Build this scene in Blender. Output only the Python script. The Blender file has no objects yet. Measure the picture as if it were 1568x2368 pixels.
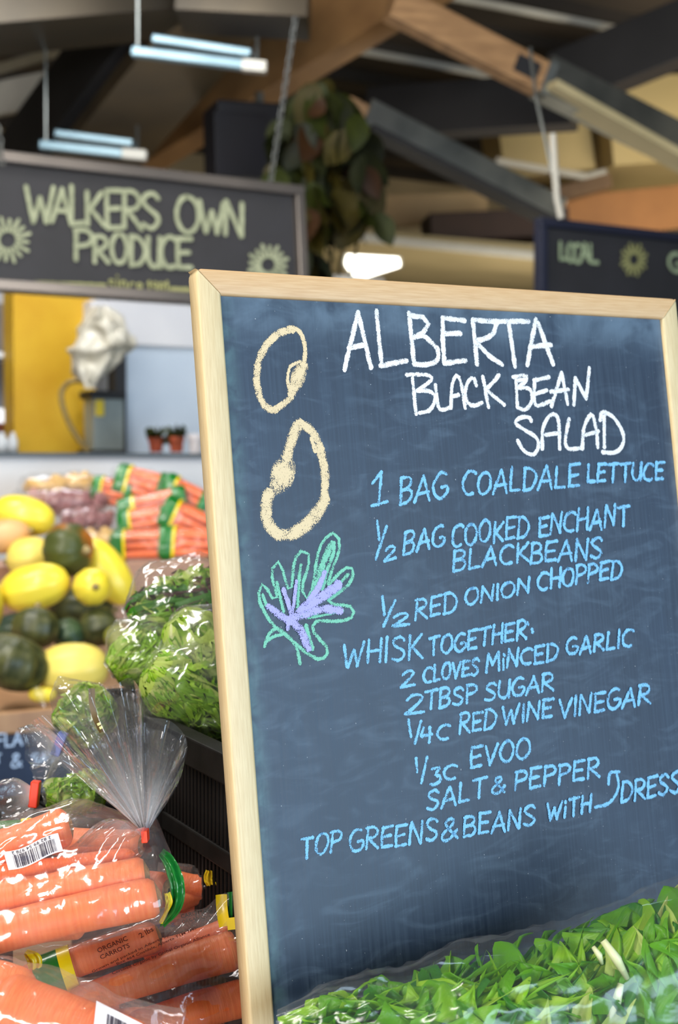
import bpy, bmesh, math, random
import numpy as np
from mathutils import Vector, Matrix, noise
from mathutils.bvhtree import BVHTree
random.seed(7)
R = random.Random(11)
S = bpy.context.scene
COL = S.collection
# ------------------------------------------------------------------ camera
IW, IH, F = 1568.0, 2368.0, 3289.0
PITCH = math.radians(-1.8)
CZ = 1.5
cam_d = bpy.data.cameras.new('camera'); cam = bpy.data.objects.new('camera', cam_d); COL.objects.link(cam)
cam.location = (0, 0, CZ); cam.rotation_euler = (math.radians(90) + PITCH, 0, 0)
cam_d.sensor_fit = 'VERTICAL'; cam_d.sensor_height = 36.0; cam_d.sensor_width = 24.0
cam_d.lens = F / IH * 36.0
cam_d.clip_start = .02; cam_d.clip_end = 60
cam_d.dof.use_dof = True; cam_d.dof.focus_distance = 1.06; cam_d.dof.aperture_fstop = 7.5
S.camera = cam
S.view_settings.view_transform = 'Standard'; S.view_settings.look = 'None'
S.view_settings.exposure = 0.0; S.view_settings.gamma = 1.0
S.view_settings.use_curve_mapping = False
S.cycles.transparent_max_bounces = 32
S.cycles.max_bounces = 6
# ------------------------------------------------------------------ world and lights
w = bpy.data.worlds.new('world'); S.world = w; w.use_nodes = True
w.node_tree.nodes['Background'].inputs[0].default_value = (.75, .85, 1, 1)
w.node_tree.nodes['Background'].inputs[1].default_value = .27
def area(name, loc, target, sx, sy, power, color=(1, 1, 1)):
    l = bpy.data.lights.new(name, 'AREA'); l.shape = 'RECTANGLE'; l.size = sx; l.size_y = sy
    l.energy = power; l.color = color
    o = bpy.data.objects.new(name, l); COL.objects.link(o); o.location = loc
    o.rotation_euler = (Vector(target) - Vector(loc)).to_track_quat('-Z', 'Y').to_euler()
    return o
area('window_daylight', (3.5, -2.1, 1.55), (0.2, 1.1, 1.3), 3.4, 2.3, 205, (.60, .81, 1))
area('left_fill', (-1.5, -3.2, 1.62), (-.1, 1.1, 1.35), 1.6, 1.0, 135, (1, .95, .90))  # added fill from the left for the carrots, no door modelled
area('stand_fill', (-1.0, 0.2, 3.1), (-.22, 1.35, 1.1), .25, 1.2, 44, (1, .95, .86))  # added unseen light over the stand for glints on the bags
area('shelf_fill', (-1.2, 2.2, 3.3), (-.7, 3.0, 1.2), .3, 1.5, 48, (1, .96, .88))  # added unseen overhead fill to brighten the shelf and salad bags
area('kitchen_lamp', (-1.0, 4.3, 3.3), (-1.1, 5.0, 1.4), 1.4, .5, 40, (.93, .97, 1))
area('soffit_fill', (1.3, 8.4, 1.3), (.8, 9.4, 2.9), 1.6, 1.6, 40, (1, .9, .72))  # added uplight hidden behind the board to brighten the soffit
area('panel_fill', (3.2, 7.0, 2.2), (1.0, 9.5, 3.2), 1.6, 1.6, 60, (1, .9, .72))  # second added uplight, out of view, brightens the cream roof panels
area('truss_fill', (.4, 2.2, 2.6), (.2, 6.0, 3.4), .8, .8, 34, (1, .92, .82))  # added fill above the view, aimed up at the trusses
# ------------------------------------------------------------------ pixel ray helpers
CP, SP = math.cos(PITCH), math.sin(PITCH)
RT = Vector((1, 0, 0)); FW = Vector((0, CP, SP)); UP = Vector((0, -SP, CP)); C0 = Vector((0, 0, CZ))
def P(px, py, d):
    px, py, d = float(px), float(py), float(d); return C0 + d * (RT * ((px - 784) / F) + UP * ((1184 - py) / F) + FW)
def ray(px, py): return RT * ((px - 784) / F) + UP * ((1184 - py) / F) + FW
def atz(px, py, z):
    r = ray(px, py); return C0 + r * ((z - CZ) / r.z)
def c2w(v): return RT * v[0] - UP * v[1] + FW * v[2]
TH = math.radians(31)
U = Vector((math.cos(TH), math.sin(TH), 0)); V = Vector((-math.sin(TH), math.cos(TH), 0)); Z = Vector((0, 0, 1))
class Plane:
    def __init__(s, O, a, b):
        s.O = O; s.a = a.normalized(); s.b = (b - s.a * b.dot(s.a)).normalized(); s.n = s.b.cross(s.a).normalized()
        if s.n.dot(C0 - O) < 0: s.n = -s.n
    def px(s, x, y, off=0.):
        r = ray(x, y); t = ((s.O + s.n * off) - C0).dot(s.n) / r.dot(s.n); return C0 + r * t
    def uv(s, x, y, off=0.):
        q = s.px(x, y, off) - s.O; return q.dot(s.a), q.dot(s.b)
    def at(s, x, y, off=0.): return s.O + s.a * x + s.b * y + s.n * off
# ------------------------------------------------------------------ materials
def sr(r, g, b):
    f = lambda c: (c / 255 / 12.92) if c <= 10 else ((c / 255 + .055) / 1.055) ** 2.4
    return (f(r), f(g), f(b), 1)
MATS = {}
def mat(name, c1, c2=None, scale=20, rough=.6, metal=0, spec=.5, stretch=(1, 1, 1), bump=0, bscale=None, trans=0, coat=0, detail=6, lo=.35, hi=.65, coord='Object', emit=None, estr=0):
    if name in MATS: return MATS[name]
    m = bpy.data.materials.new(name); m.use_nodes = True; nt = m.node_tree; b = nt.nodes['Principled BSDF']
    b.inputs['Roughness'].default_value = rough; b.inputs['Metallic'].default_value = metal
    b.inputs['Specular IOR Level'].default_value = spec
    b.inputs['Base Color'].default_value = c1
    if coat: b.inputs['Coat Weight'].default_value = coat; b.inputs['Coat Roughness'].default_value = .12
    if trans: b.inputs['Subsurface Weight'].default_value = trans; b.inputs['Subsurface Radius'].default_value = (.01, .006, .003); b.inputs['Subsurface Scale'].default_value = 1
    if emit: b.inputs['Emission Color'].default_value = emit; b.inputs['Emission Strength'].default_value = estr
    tc = nt.nodes.new('ShaderNodeTexCoord'); mp = nt.nodes.new('ShaderNodeMapping'); mp.inputs['Scale'].default_value = stretch
    nt.links.new(tc.outputs[coord], mp.inputs[0])
    if c2:
        n = nt.nodes.new('ShaderNodeTexNoise'); n.inputs['Scale'].default_value = scale; n.inputs['Detail'].default_value = detail
        r = nt.nodes.new('ShaderNodeValToRGB'); r.color_ramp.elements[0].position = lo; r.color_ramp.elements[1].position = hi
        r.color_ramp.elements[0].color = c1; r.color_ramp.elements[1].color = c2
        nt.links.new(mp.outputs[0], n.inputs['Vector']); nt.links.new(n.outputs[0], r.inputs[0]); nt.links.new(r.outputs[0], b.inputs['Base Color'])
    if bump:
        n2 = nt.nodes.new('ShaderNodeTexNoise'); n2.inputs['Scale'].default_value = bscale or scale; n2.inputs['Detail'].default_value = 4
        bp = nt.nodes.new('ShaderNodeBump'); bp.inputs['Strength'].default_value = bump; bp.inputs['Distance'].default_value = .002
        nt.links.new(mp.outputs[0], n2.inputs['Vector']); nt.links.new(n2.outputs[0], bp.inputs['Height']); nt.links.new(bp.outputs[0], b.inputs['Normal'])
    MATS[name] = m; return m
def film_mat(name, haze=.10, uvhaze=0, rough=.10, bscale=55, bstr=.6, tint=(1, 1, 1, 1), refl=1.0, cap=.08):
    m = bpy.data.materials.new(name); m.use_nodes = True; nt = m.node_tree
    for n in list(nt.nodes): nt.nodes.remove(n)
    N = nt.nodes.new; L = nt.links.new
    out = N('ShaderNodeOutputMaterial'); tr = N('ShaderNodeBsdfTransparent'); tr.inputs[0].default_value = (.985 * tint[0], .985 * tint[1], .985 * tint[2], 1)
    gl = N('ShaderNodeBsdfGlossy'); gl.inputs['Roughness'].default_value = rough; gl.inputs[0].default_value = (.98, .98, 1, 1)
    di = N('ShaderNodeBsdfDiffuse'); di.inputs[0].default_value = (.82, .83, .85, 1)
    tl = N('ShaderNodeBsdfTranslucent'); tl.inputs[0].default_value = (.8, .82, .85, 1)
    ds = N('ShaderNodeMixShader'); ds.inputs[0].default_value = .4; L(di.outputs[0], ds.inputs[1]); L(tl.outputs[0], ds.inputs[2])
    tc = N('ShaderNodeTexCoord'); n1 = N('ShaderNodeTexNoise'); n1.inputs['Scale'].default_value = bscale; n1.inputs['Detail'].default_value = 3; n1.inputs['Distortion'].default_value = 1.6
    L(tc.outputs['Object'], n1.inputs['Vector'])
    vo = N('ShaderNodeTexVoronoi'); vo.feature = 'DISTANCE_TO_EDGE'; vo.inputs['Scale'].default_value = bscale * 1.1
    L(tc.outputs['Object'], vo.inputs['Vector'])
    ad = N('ShaderNodeMath'); ad.operation = 'MULTIPLY_ADD'; ad.inputs[1].default_value = .35; L(vo.outputs['Distance'], ad.inputs[0]); L(n1.outputs[0], ad.inputs[2])
    bp = N('ShaderNodeBump'); bp.inputs['Strength'].default_value = bstr; bp.inputs['Distance'].default_value = .0022; L(ad.outputs[0], bp.inputs['Height'])
    L(bp.outputs[0], gl.inputs['Normal'])
    fr = N('ShaderNodeFresnel'); fr.inputs[0].default_value = 1.5; L(bp.outputs[0], fr.inputs['Normal'])
    fm = N('ShaderNodeMath'); fm.operation = 'MULTIPLY'; fm.inputs[1].default_value = 1.3 * refl; fm.use_clamp = True; L(fr.outputs[0], fm.inputs[0])
    fc = N('ShaderNodeMath'); fc.operation = 'MINIMUM'; fc.inputs[1].default_value = cap; L(fm.outputs[0], fc.inputs[0]); fm = fc
    hz = N('ShaderNodeMath'); hz.operation = 'ADD'; hz.use_clamp = True
    n3 = N('ShaderNodeTexNoise'); n3.inputs['Scale'].default_value = 30; n3.inputs['Detail'].default_value = 2; L(tc.outputs['Object'], n3.inputs['Vector'])
    hm = N('ShaderNodeMath'); hm.operation = 'MULTIPLY'; hm.inputs[1].default_value = haze * 2; L(n3.outputs[0], hm.inputs[0]); L(hm.outputs[0], hz.inputs[0])
    hz.inputs[1].default_value = 0
    if uvhaze:
        sp = N('ShaderNodeSeparateXYZ'); L(tc.outputs['UV'], sp.inputs[0])
        pw = N('ShaderNodeMath'); pw.operation = 'POWER'; pw.inputs[1].default_value = 3.0
        iv = N('ShaderNodeMath'); iv.operation = 'SUBTRACT'; iv.inputs[0].default_value = 1; L(sp.outputs['Y'], iv.inputs[1]); L(iv.outputs[0], pw.inputs[0])
        ml = N('ShaderNodeMath'); ml.operation = 'MULTIPLY'; ml.inputs[1].default_value = uvhaze; L(pw.outputs[0], ml.inputs[0]); L(ml.outputs[0], hz.inputs[1])
    m1 = N('ShaderNodeMixShader'); L(hz.outputs[0], m1.inputs[0]); L(tr.outputs[0], m1.inputs[1]); L(ds.outputs[0], m1.inputs[2])
    m2 = N('ShaderNodeMixShader'); L(fm.outputs[0], m2.inputs[0]); L(m1.outputs[0], m2.inputs[1]); L(gl.outputs[0], m2.inputs[2])
    L(m2.outputs[0], out.inputs[0]); return m
def chalk_mat(name, col, grain=1500, density=.5, edge=.5):
    m = bpy.data.materials.new(name); m.use_nodes = True; nt = m.node_tree; N = nt.nodes.new; L = nt.links.new
    b = nt.nodes['Principled BSDF']; b.inputs['Base Color'].default_value = col; b.inputs['Roughness'].default_value = .95; b.inputs['Specular IOR Level'].default_value = .1
    tc = N('ShaderNodeTexCoord'); n = N('ShaderNodeTexNoise'); n.inputs['Scale'].default_value = grain; n.inputs['Detail'].default_value = 2.5; n.inputs['Roughness'].default_value = .6
    L(tc.outputs['Object'], n.inputs['Vector'])
    n2 = N('ShaderNodeTexNoise'); n2.inputs['Scale'].default_value = grain / 9; n2.inputs['Detail'].default_value = 2; L(tc.outputs['Object'], n2.inputs['Vector'])
    sp = N('ShaderNodeSeparateXYZ'); L(tc.outputs['UV'], sp.inputs[0])
    a = N('ShaderNodeMath'); a.operation = 'MULTIPLY_ADD'; a.inputs[1].default_value = 2; a.inputs[2].default_value = -1; L(sp.outputs['Y'], a.inputs[0])
    ab = N('ShaderNodeMath'); ab.operation = 'ABSOLUTE'; L(a.outputs[0], ab.inputs[0])
    pw = N('ShaderNodeMath'); pw.operation = 'POWER'; pw.inputs[1].default_value = 3; L(ab.outputs[0], pw.inputs[0])
    e = N('ShaderNodeMath'); e.operation = 'MULTIPLY_ADD'; e.inputs[1].default_value = -edge; L(pw.outputs[0], e.inputs[0]); L(n.outputs[0], e.inputs[2])
    g = N('ShaderNodeMath'); g.operation = 'MULTIPLY_ADD'; g.inputs[1].default_value = .5; L(n2.outputs[0], g.inputs[0]); L(e.outputs[0], g.inputs[2])
    mr = N('ShaderNodeMapRange'); mr.inputs['From Min'].default_value = 1.13 - density; mr.inputs['From Max'].default_value = 1.21 - density; L(g.outputs[0], mr.inputs['Value'])
    L(mr.outputs[0], b.inputs['Alpha']); return m
# ------------------------------------------------------------------ object helpers
def tag(o, label=None, cat=None, group=None, kind=None):
    if label: o['label'] = label
    if cat: o['category'] = cat
    if group: o['group'] = group
    if kind: o['kind'] = kind
    return o
def empty(name, loc, label, cat, group=None):
    o = bpy.data.objects.new(name, None); COL.objects.link(o); o.location = loc; o.empty_display_size = .02
    return tag(o, label, cat, group)
def wm(o):
    M = o.matrix_basis.copy()
    return wm(o.parent) @ o.matrix_parent_inverse @ M if o.parent else M
def link(name, me, parent=None, m=None):
    o = bpy.data.objects.new(name, me); COL.objects.link(o)
    if m is not None and not me.materials: me.materials.append(m)
    if parent is not None:
        o.parent = parent; o.matrix_parent_inverse = wm(parent).inverted()
    return o
class MB:
    def __init__(s): s.v = []; s.f = []; s.uv = []; s.mi = []
    def add(s, vs, fs, uvs=None, mi=0):
        k = len(s.v); s.v += [tuple(v) for v in vs]; s.f += [tuple(i + k for i in f) for f in fs]
        s.uv += (list(uvs) if uvs else [(0, 0)] * len(vs)); s.mi += [mi] * len(fs)
    def box(s, c, ax, ay, az, mi=0, bev=0):     # centre, three half-axis vectors; bev chamfers
        c = Vector(c)
        if not bev:
            vs = [c + ax * i + ay * j + az * k for i in (-1, 1) for j in (-1, 1) for k in (-1, 1)]
            s.add(vs, [(0, 1, 3, 2), (4, 6, 7, 5), (0, 4, 5, 1), (2, 3, 7, 6), (0, 2, 6, 4), (1, 5, 7, 3)], None, mi)
        else:
            bm = bmesh.new(); bmesh.ops.create_cube(bm, size=2)
            lx, ly, lz = ax.length, ay.length, az.length
            for v in bm.verts: v.co = Vector((v.co.x * lx, v.co.y * ly, v.co.z * lz))
            bmesh.ops.bevel(bm, geom=bm.edges[:], offset=bev, segments=2, affect='EDGES', profile=.5)
            bm.verts.index_update()
            s.add([c + ax / lx * v.co.x + ay / ly * v.co.y + az / lz * v.co.z for v in bm.verts], [[v.index for v in f.verts] for f in bm.faces], None, mi); bm.free()
        return s
    def tube(s, pts, r, n=8, mi=0, cap=True):
        rings = []; vs = []; fs = []
        pts = [Vector(p) for p in pts]; rr = r if isinstance(r, (list, tuple)) else [r] * len(pts)
        up = None
        for i, p in enumerate(pts):
            t = (pts[min(i + 1, len(pts) - 1)] - pts[max(i - 1, 0)]).normalized()
            if up is None: up = t.orthogonal().normalized()
            up = (up - t * up.dot(t)).normalized(); sd = t.cross(up)
            for k in range(n):
                a = 2 * math.pi * k / n; vs.append(p + (up * math.cos(a) + sd * math.sin(a)) * rr[i])
        for i in range(len(pts) - 1):
            for k in range(n): fs.append((i * n + k, i * n + (k + 1) % n, (i + 1) * n + (k + 1) % n, (i + 1) * n + k))
        if cap: fs.append(tuple(range(n))[::-1]); fs.append(tuple((len(pts) - 1) * n + k for k in range(n)))
        s.add(vs, fs, None, mi); return s
    def grid(s, rows, mi=0, closed=False, uvs=None):
        nr = len(rows); nc = len(rows[0]); vs = [p for r in rows for p in r]
        uv = uvs or [(j / (nc - 1), i / (nr - 1)) for i in range(nr) for j in range(nc)]
        fs = [(i * nc + j, i * nc + (j + 1) % nc, (i + 1) * nc + (j + 1) % nc, (i + 1) * nc + j) for i in range(nr - 1) for j in range(nc if closed else nc - 1)]
        s.add(vs, fs, uv, mi); return s
    def mesh(s, name, smooth=True):
        me = bpy.data.meshes.new(name); me.from_pydata(s.v, [], s.f)
        ul = me.uv_layers.new(name='UVMap'); li = np.zeros(len(me.loops), dtype=np.int32); me.loops.foreach_get('vertex_index', li)
        ul.data.foreach_set('uv', np.array(s.uv, dtype=np.float32)[li].ravel())
        me.polygons.foreach_set('material_index', s.mi); me.polygons.foreach_set('use_smooth', [smooth] * len(s.f))
        me.update(); return me
    def obj(s, name, m, parent=None, smooth=False):
        org = Vector((0, 0, 0))
        if parent is None:   # put the origin at the base centre
            a = np.array(s.v); org = Vector(((a[:, 0].min() + a[:, 0].max()) / 2, (a[:, 1].min() + a[:, 1].max()) / 2, a[:, 2].min()))
            s.v = [tuple(Vector(v) - org) for v in s.v]
        me = s.mesh(name, smooth)
        for mm in (m if isinstance(m, (list, tuple)) else [m]): me.materials.append(mm)
        o = link(name, me, parent)
        if parent is None: o.location = org
        return o
def catmull(pts, n=6):
    if len(pts) < 3: return [tuple(p) for p in pts]
    q = [np.array(p, float) for p in pts]; q = [2 * q[0] - q[1]] + q + [2 * q[-1] - q[-2]]; out = []
    for i in range(1, len(q) - 2):
        for k in range(n):
            t = k / n; a, b, c, d = q[i - 1], q[i], q[i + 1], q[i + 2]
            out.append(tuple(.5 * ((2 * b) + (-a + c) * t + (2 * a - 5 * b + 4 * c - d) * t * t + (-a + 3 * b - 3 * c + d) * t ** 3)))
    out.append(tuple(q[-2])); return [tuple(float(c) for c in o_) for o_ in out]
def beam(p0, p1, wd, ht, up=Z, bev=0):
    p0, p1 = Vector(p0), Vector(p1); t = (p1 - p0); L = t.length; t.normalize(); sd = t.cross(up).normalized(); u2 = sd.cross(t)
    return MB().box((p0 + p1) / 2, t * L / 2, sd * wd / 2, u2 * ht / 2, bev=bev)
pB = None
# ------------------------------------------------------------------ stroke lettering
def arc(cx, cy, rx, ry, a0, a1, n=9):
    return [(cx + rx * math.cos(math.radians(a0 + (a1 - a0) * i / (n - 1))), cy + ry * math.sin(math.radians(a0 + (a1 - a0) * i / (n - 1)))) for i in range(n)]
FONT = {  # width, strokes in a unit cap height box, y up
 'A': (.62, [[(0, 0), (.32, 1)], [(.32, 1), (.62, 0)], [(.08, .34), (.55, .38)]]),
 'B': (.55, [[(.05, 0), (.05, 1)], [(0, .98), (.3, 1), (.48, .84), (.4, .62), (.08, .52)], [(.08, .52), (.42, .5), (.55, .3), (.42, .05), (.03, 0)]]),
 'C': (.56, [arc(.34, .5, .34, .5, 50, 300, 10)]),
 'D': (.58, [[(.05, 0), (.05, 1)], [(0, 1), (.3, .97), (.55, .7), (.58, .42), (.4, .08), (.02, 0)]]),
 'E': (.5, [[(.04, 1), (.03, .5), (.06, .02)], [(.02, .98), (.5, 1)], [(.05, .5), (.42, .54)], [(.05, .02), (.5, .04)]]),
 'F': (.5, [[(.04, 1), (.04, 0)], [(.02, .98), (.5, 1)], [(.05, .5), (.42, .54)]]),
 'G': (.6, [arc(.34, .5, .34, .5, 60, 330, 10), [(.62, .22), (.6, .46), (.36, .44)]]),
 'H': (.56, [[(.03, 1), (.05, 0)], [(.53, 1), (.55, 0)], [(.04, .48), (.54, .52)]]),
 'I': (.12, [[(.05, 1), (.07, 0)]]),
 'K': (.55, [[(.05, 1), (.07, 0)], [(.5, 1), (.09, .42)], [(.15, .5), (.58, .02)]]),
 'L': (.46, [[(.04, 1), (.05, .03)], [(.05, .02), (.46, .05)]]),
 'M': (.7, [[(.02, 0), (.08, .98)], [(.08, .98), (.34, .35)], [(.34, .35), (.62, 1)], [(.62, 1), (.7, 0)]]),
 'N': (.58, [[(.03, 0), (.05, 1)], [(.05, 1), (.53, .02)], [(.53, .02), (.55, 1)]]),
 'O': (.6, [arc(.3, .5, .3, .5, 95, 460, 13)]),
 'P': (.52, [[(.05, 0), (.05, 1)], [(0, .98), (.32, 1), (.52, .8), (.42, .55), (.08, .46)]]),
 'R': (.56, [[(.05, 0), (.05, 1)], [(0, .98), (.32, 1), (.5, .8), (.4, .56), (.08, .48)], [(.12, .5), (.58, 0)]]),
 'S': (.52, [[(.5, .85), (.34, 1), (.1, .92), (.04, .72), (.25, .54), (.46, .38), (.5, .2), (.3, .01), (.04, .12)]]),
 'T': (.58, [[(0, .97), (.58, 1)], [(.29, .98), (.31, 0)]]),
 'U': (.55, [[(.03, 1), (.04, .3), (.2, .02), (.42, .05), (.5, .3), (.53, 1)], [(.53, 1), (.55, 0)]]),
 'V': (.56, [[(0, 1), (.28, 0)], [(.28, 0), (.56, 1)]]),
 'W': (.82, [[(0, 1), (.22, 0)], [(.22, 0), (.42, .7)], [(.42, .7), (.6, 0)], [(.6, 0), (.82, 1)]]),
 '1': (.4, [[(.0, .72), (.22, 1)], [(.22, 1), (.22, 0)], [(.03, 0), (.42, .04)]]),
 '2': (.55, [[(.02, .78), (.2, 1), (.45, .92), (.44, .68), (.2, .3), (.0, .02)], [(0, .02), (.55, .05)]]),
 '3': (.5, [[(.02, .95), (.45, .98), (.2, .6), (.46, .45), (.46, .15), (.2, 0), (0, .08)]]),
 '4': (.55, [[(.1, 1), (.02, .45)], [(.02, .45), (.52, .5)], [(.42, .98), (.45, 0)]]),
 '9': (.5, [arc(.24, .72, .22, .26, 0, 360, 10), [(.46, .72), (.4, .3), (.28, 0)]]),
 '8': (.5, [arc(.25, .74, .19, .24, 270, 630, 10), arc(.25, .26, .24, .26, 90, 450, 10)]),
 '0': (.5, [arc(.25, .5, .24, .5, 90, 450, 11)]),
 '&': (.6, [[(.6, 0), (.15, .72), (.2, .97), (.4, .95), (.38, .72), (.06, .35), (.05, .08), (.3, 0), (.58, .38)]]),
 'i': (.12, [[(.06, .6), (.07, 0)], [(.05, .92), (.07, .84)]]),
 'n': (.4, [[(.05, .6), (.05, 0)], [(.05, .45), (.22, .6), (.35, .48), (.37, 0)]]),
 's': (.35, [[(.32, .52), (.15, .6), (.05, .45), (.28, .25), (.28, .05), (.03, .04)]]),
 'c': (.36, [arc(.22, .3, .2, .3, 50, 310, 8)]),
 'e': (.38, [[(.04, .32), (.34, .34), (.28, .56), (.12, .58), (.03, .3), (.14, .02), (.34, .08)]]),
}
def word_strokes(text, x0, y0, x1, y1, h, lean=.075, jit=.02, gap=.14):
    """strokes in pixels, baseline from (x0,y0) to (x1,y1), cap height h"""
    tot = sum(FONT[c][0] if c != ' ' else .4 for c in text) + gap * (len(text) - 1); x = 0; out = []
    sx = 1 / tot; dx, dy = x1 - x0, y1 - y0; rr = random.Random(text + str(x0))
    for c in text:
        if c == ' ': x += .4 + gap; continue
        wd, st = FONT[c]; hh = h * rr.uniform(.93, 1.06); bo = rr.uniform(-.05, .05) * h
        for s in st:
            q = []
            for (a, b) in s:
                t = (x + a) * sx; yy = b * hh
                q.append((x0 + dx * t - lean * yy + rr.uniform(-jit, jit) * h, y0 + dy * t - yy + bo + rr.uniform(-jit, jit) * h))
            out.append(q)
        x += wd + gap
    return out
def ribbon(mb, pl, pts, width, off, smooth=True, wvar=.12, wscale=None):
    if pl is pB: width *= 1.2
    if smooth and len(pts) > 2: pts = catmull(pts, 5)
    Q = [Vector((*pl.uv(x, y, off), 0)) for x, y in pts]
    if wscale is None:
        e = (pl.px(pts[0][0] + 10, pts[0][1]) - pl.px(*pts[0])).length / 10; e2 = (pl.px(pts[0][0], pts[0][1] + 10) - pl.px(*pts[0])).length / 10; e = (e + e2) / 2
    else: e = wscale
    # resample
    D = [0]
    for i in range(1, len(Q)): D.append(D[-1] + (Q[i] - Q[i - 1]).length)
    L = D[-1]
    if L < 1e-6: return
    wl = width * e; n = max(3, int(L / max(wl * .7, L / 40)))
    pt = []
    for k in range(n + 1):
        t = L * k / n; i = 0
        while i < len(D) - 2 and D[i + 1] < t: i += 1
        f = (t - D[i]) / max(D[i + 1] - D[i], 1e-9); pt.append(Q[i].lerp(Q[i + 1], min(1, f)))
    d0 = (pt[1] - pt[0]).normalized(); d1 = (pt[-1] - pt[-2]).normalized()
    pt = [pt[0] - d0 * wl * .35] + pt + [pt[-1] + d1 * wl * .35]
    rows = []; uvs = []
    for i, p in enumerate(pt):
        t = (pt[min(i + 1, len(pt) - 1)] - pt[max(i - 1, 0)]).normalized(); nn = Vector((-t.y, t.x, 0))
        ww = wl / 2 * (1 + R.uniform(-wvar, wvar)) * (.55 if i in (0, len(pt) - 1) else 1)
        a = p + nn * ww; b = p - nn * ww
        rows.append([pl.at(a.x, a.y, off), pl.at(p.x, p.y, off), pl.at(b.x, b.y, off)]); uvs += [(i / 5, 0), (i / 5, .5), (i / 5, 1)]
    mb.grid(rows, 0, False, uvs)
def writing(name, pl, strokes, width, m, parent, base=.0004, smooth=True, var=.12):
    mb = MB()
    for i, s in enumerate(strokes):
        wd = width
        if isinstance(s, tuple) and len(s) == 2 and isinstance(s[0], (int, float)) and isinstance(s[1], list): wd, s = s
        ribbon(mb, pl, s, wd, base + .000015 * i, smooth, var)
    o = mb.obj(name, m, parent, True); return o
def blob(mb, pl, pts, off):
    q = catmull(list(pts) + [pts[0]], 4)[:-1]; c = (sum(p[0] for p in q) / len(q), sum(p[1] for p in q) / len(q))
    vs = [pl.px(*c, off)] + [pl.px(*p, off) for p in q]; n = len(q)
    mb.add(vs, [(0, 1 + i, 1 + (i + 1) % n) for i in range(n)], [(0, .5)] + [(0, .93)] * n)
def crop(ox, oy, s): return lambda x, y: (ox + x / s, oy + y / s)
def cs(f, strokes): return [[f(*p) for p in s] for s in strokes]
# ================================================================== SETTING
beech = mat('beech_wood', sr(222, 190, 148), sr(236, 212, 170), 26, .45, stretch=(1, 1, .07), lo=.3, hi=.75, bump=.15, bscale=60)
M_floor = mat('concrete_floor', sr(96, 92, 88), sr(120, 114, 106), 2, .6)
M_wall = mat('cream_wall', sr(176, 160, 128), sr(196, 178, 144), 1.3, .8)
M_ceil = mat('dark_ceiling', sr(40, 36, 33), sr(62, 55, 48), 1.1, .8)
M_white = mat('white_panel', sr(196, 202, 208), sr(212, 216, 220), 2, .45)
def slab(name, c, hx, hy, hz, m, rot=0, kind='structure', parent=None):
    a = Vector((math.cos(rot), math.sin(rot), 0)); b = Vector((-math.sin(rot), math.cos(rot), 0))
    o = MB().box(c, a * hx, b * hy, Z * hz).obj(name, m, parent)
    if kind: tag(o, kind=kind)
    return o
# the hall is laid out along the shop's own axes U (right and away) and V (away and left)
def uvp(u, v, z): return U * u + V * v + Z * z
slab('floor', uvp(1, 5, -.05), 9, 11, .05, M_floor, TH)
slab('wall_back', uvp(1, 12.0, 2.2), 9, .08, 2.25, M_wall, TH)
slab('wall_right', uvp(9.9, 5, 2.2), .08, 11, 2.25, M_wall, TH)
slab('wall_left', uvp(-6, 5, 2.2), .08, 11, 2.25, M_wall, TH)
M_deck = mat('roof_deck', sr(66, 60, 54), sr(88, 78, 68), .9, .75)
slab('ceiling', uvp(1, 5, 4.5), 9, 11, .05, M_deck, TH)
k = 0
for i in range(14):   # roof deck ribs
    v = 3 + i * .68
    o = MB().box(uvp(1, v, 4.41), U * 8.8, V * .05, Z * .045).obj('roof_rib', M_ceil, bpy.data.objects['ceiling'])
# ------------------------------------------------------------------ beams, ducts, pipes
M_timber = mat('warm_timber', sr(150, 112, 74), sr(180, 138, 94), 7, .55, stretch=(1, 1, 6))
M_timber_d = mat('brown_timber', sr(96, 72, 48), sr(120, 92, 62), 6, .6)
M_ply = mat('plywood', sr(150, 100, 54), sr(168, 114, 62), 3, .6)
M_galv = mat('galvanised_steel', sr(122, 126, 124), sr(160, 162, 156), 4, .32, metal=.85)
M_dark = mat('dark_steel', sr(26, 25, 27), sr(36, 34, 36), 3, .6)
M_greyp = mat('pale_paint', sr(170, 166, 156), sr(186, 182, 170), 4, .5)
M_duct = mat('duct_steel', sr(44, 40, 35), sr(72, 63, 50), 1.6, .38, metal=.7)
M_lampw = mat('lamp_glow', (1, .96, .8, 1), emit=(1, .96, .82, 1), estr=6)
def seg(name, a, b, wd, ht, m, label, cat, group=None, bev=0.004):
    o = beam(P(*a), P(*b), wd, ht, bev=bev).obj(name, m); return tag(o, label, cat, group)
# big timber rafter and its lower continuation
seg('timber_rafter', (1085, -130, 6.1), (300, 350, 7.4), .17, .29, mat('rafter_timber', sr(128, 94, 58), sr(152, 114, 72), 5, .55), 'broad brown timber rafter running down from the top centre of the ceiling', 'beam')
seg('timber_rafter', (905, 8, 5.9), (1262, 190, 6.1), .10, .135, M_timber, 'pale orange timber rafter end with a dark stamp bolted to grey steel', 'beam')
st = MB(); 
pa, pb = P(905, 8, 5.9), P(1262, 190, 6.1); tt = (pb - pa).normalized(); sd = tt.cross(Z).normalized(); up2 = sd.cross(tt)
st.box(pa.lerp(pb, .845) + sd * .052, tt * .055, sd * .003, up2 * .038); st.obj('dark_stamp', M_dark, bpy.data.objects['timber_rafter.001'])
bo = MB(); bo.box(pa.lerp(pb, .99), tt * .02, sd * .056, up2 * .072); bo.obj('bracket', M_galv, bpy.data.objects['timber_rafter.001'])
seg('steel_channel', (1252, 178, 6.1), (1720, 412, 6.7), .12, .17, M_galv, 'galvanised steel channel carrying on from the stamped timber rafter', 'beam')
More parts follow.
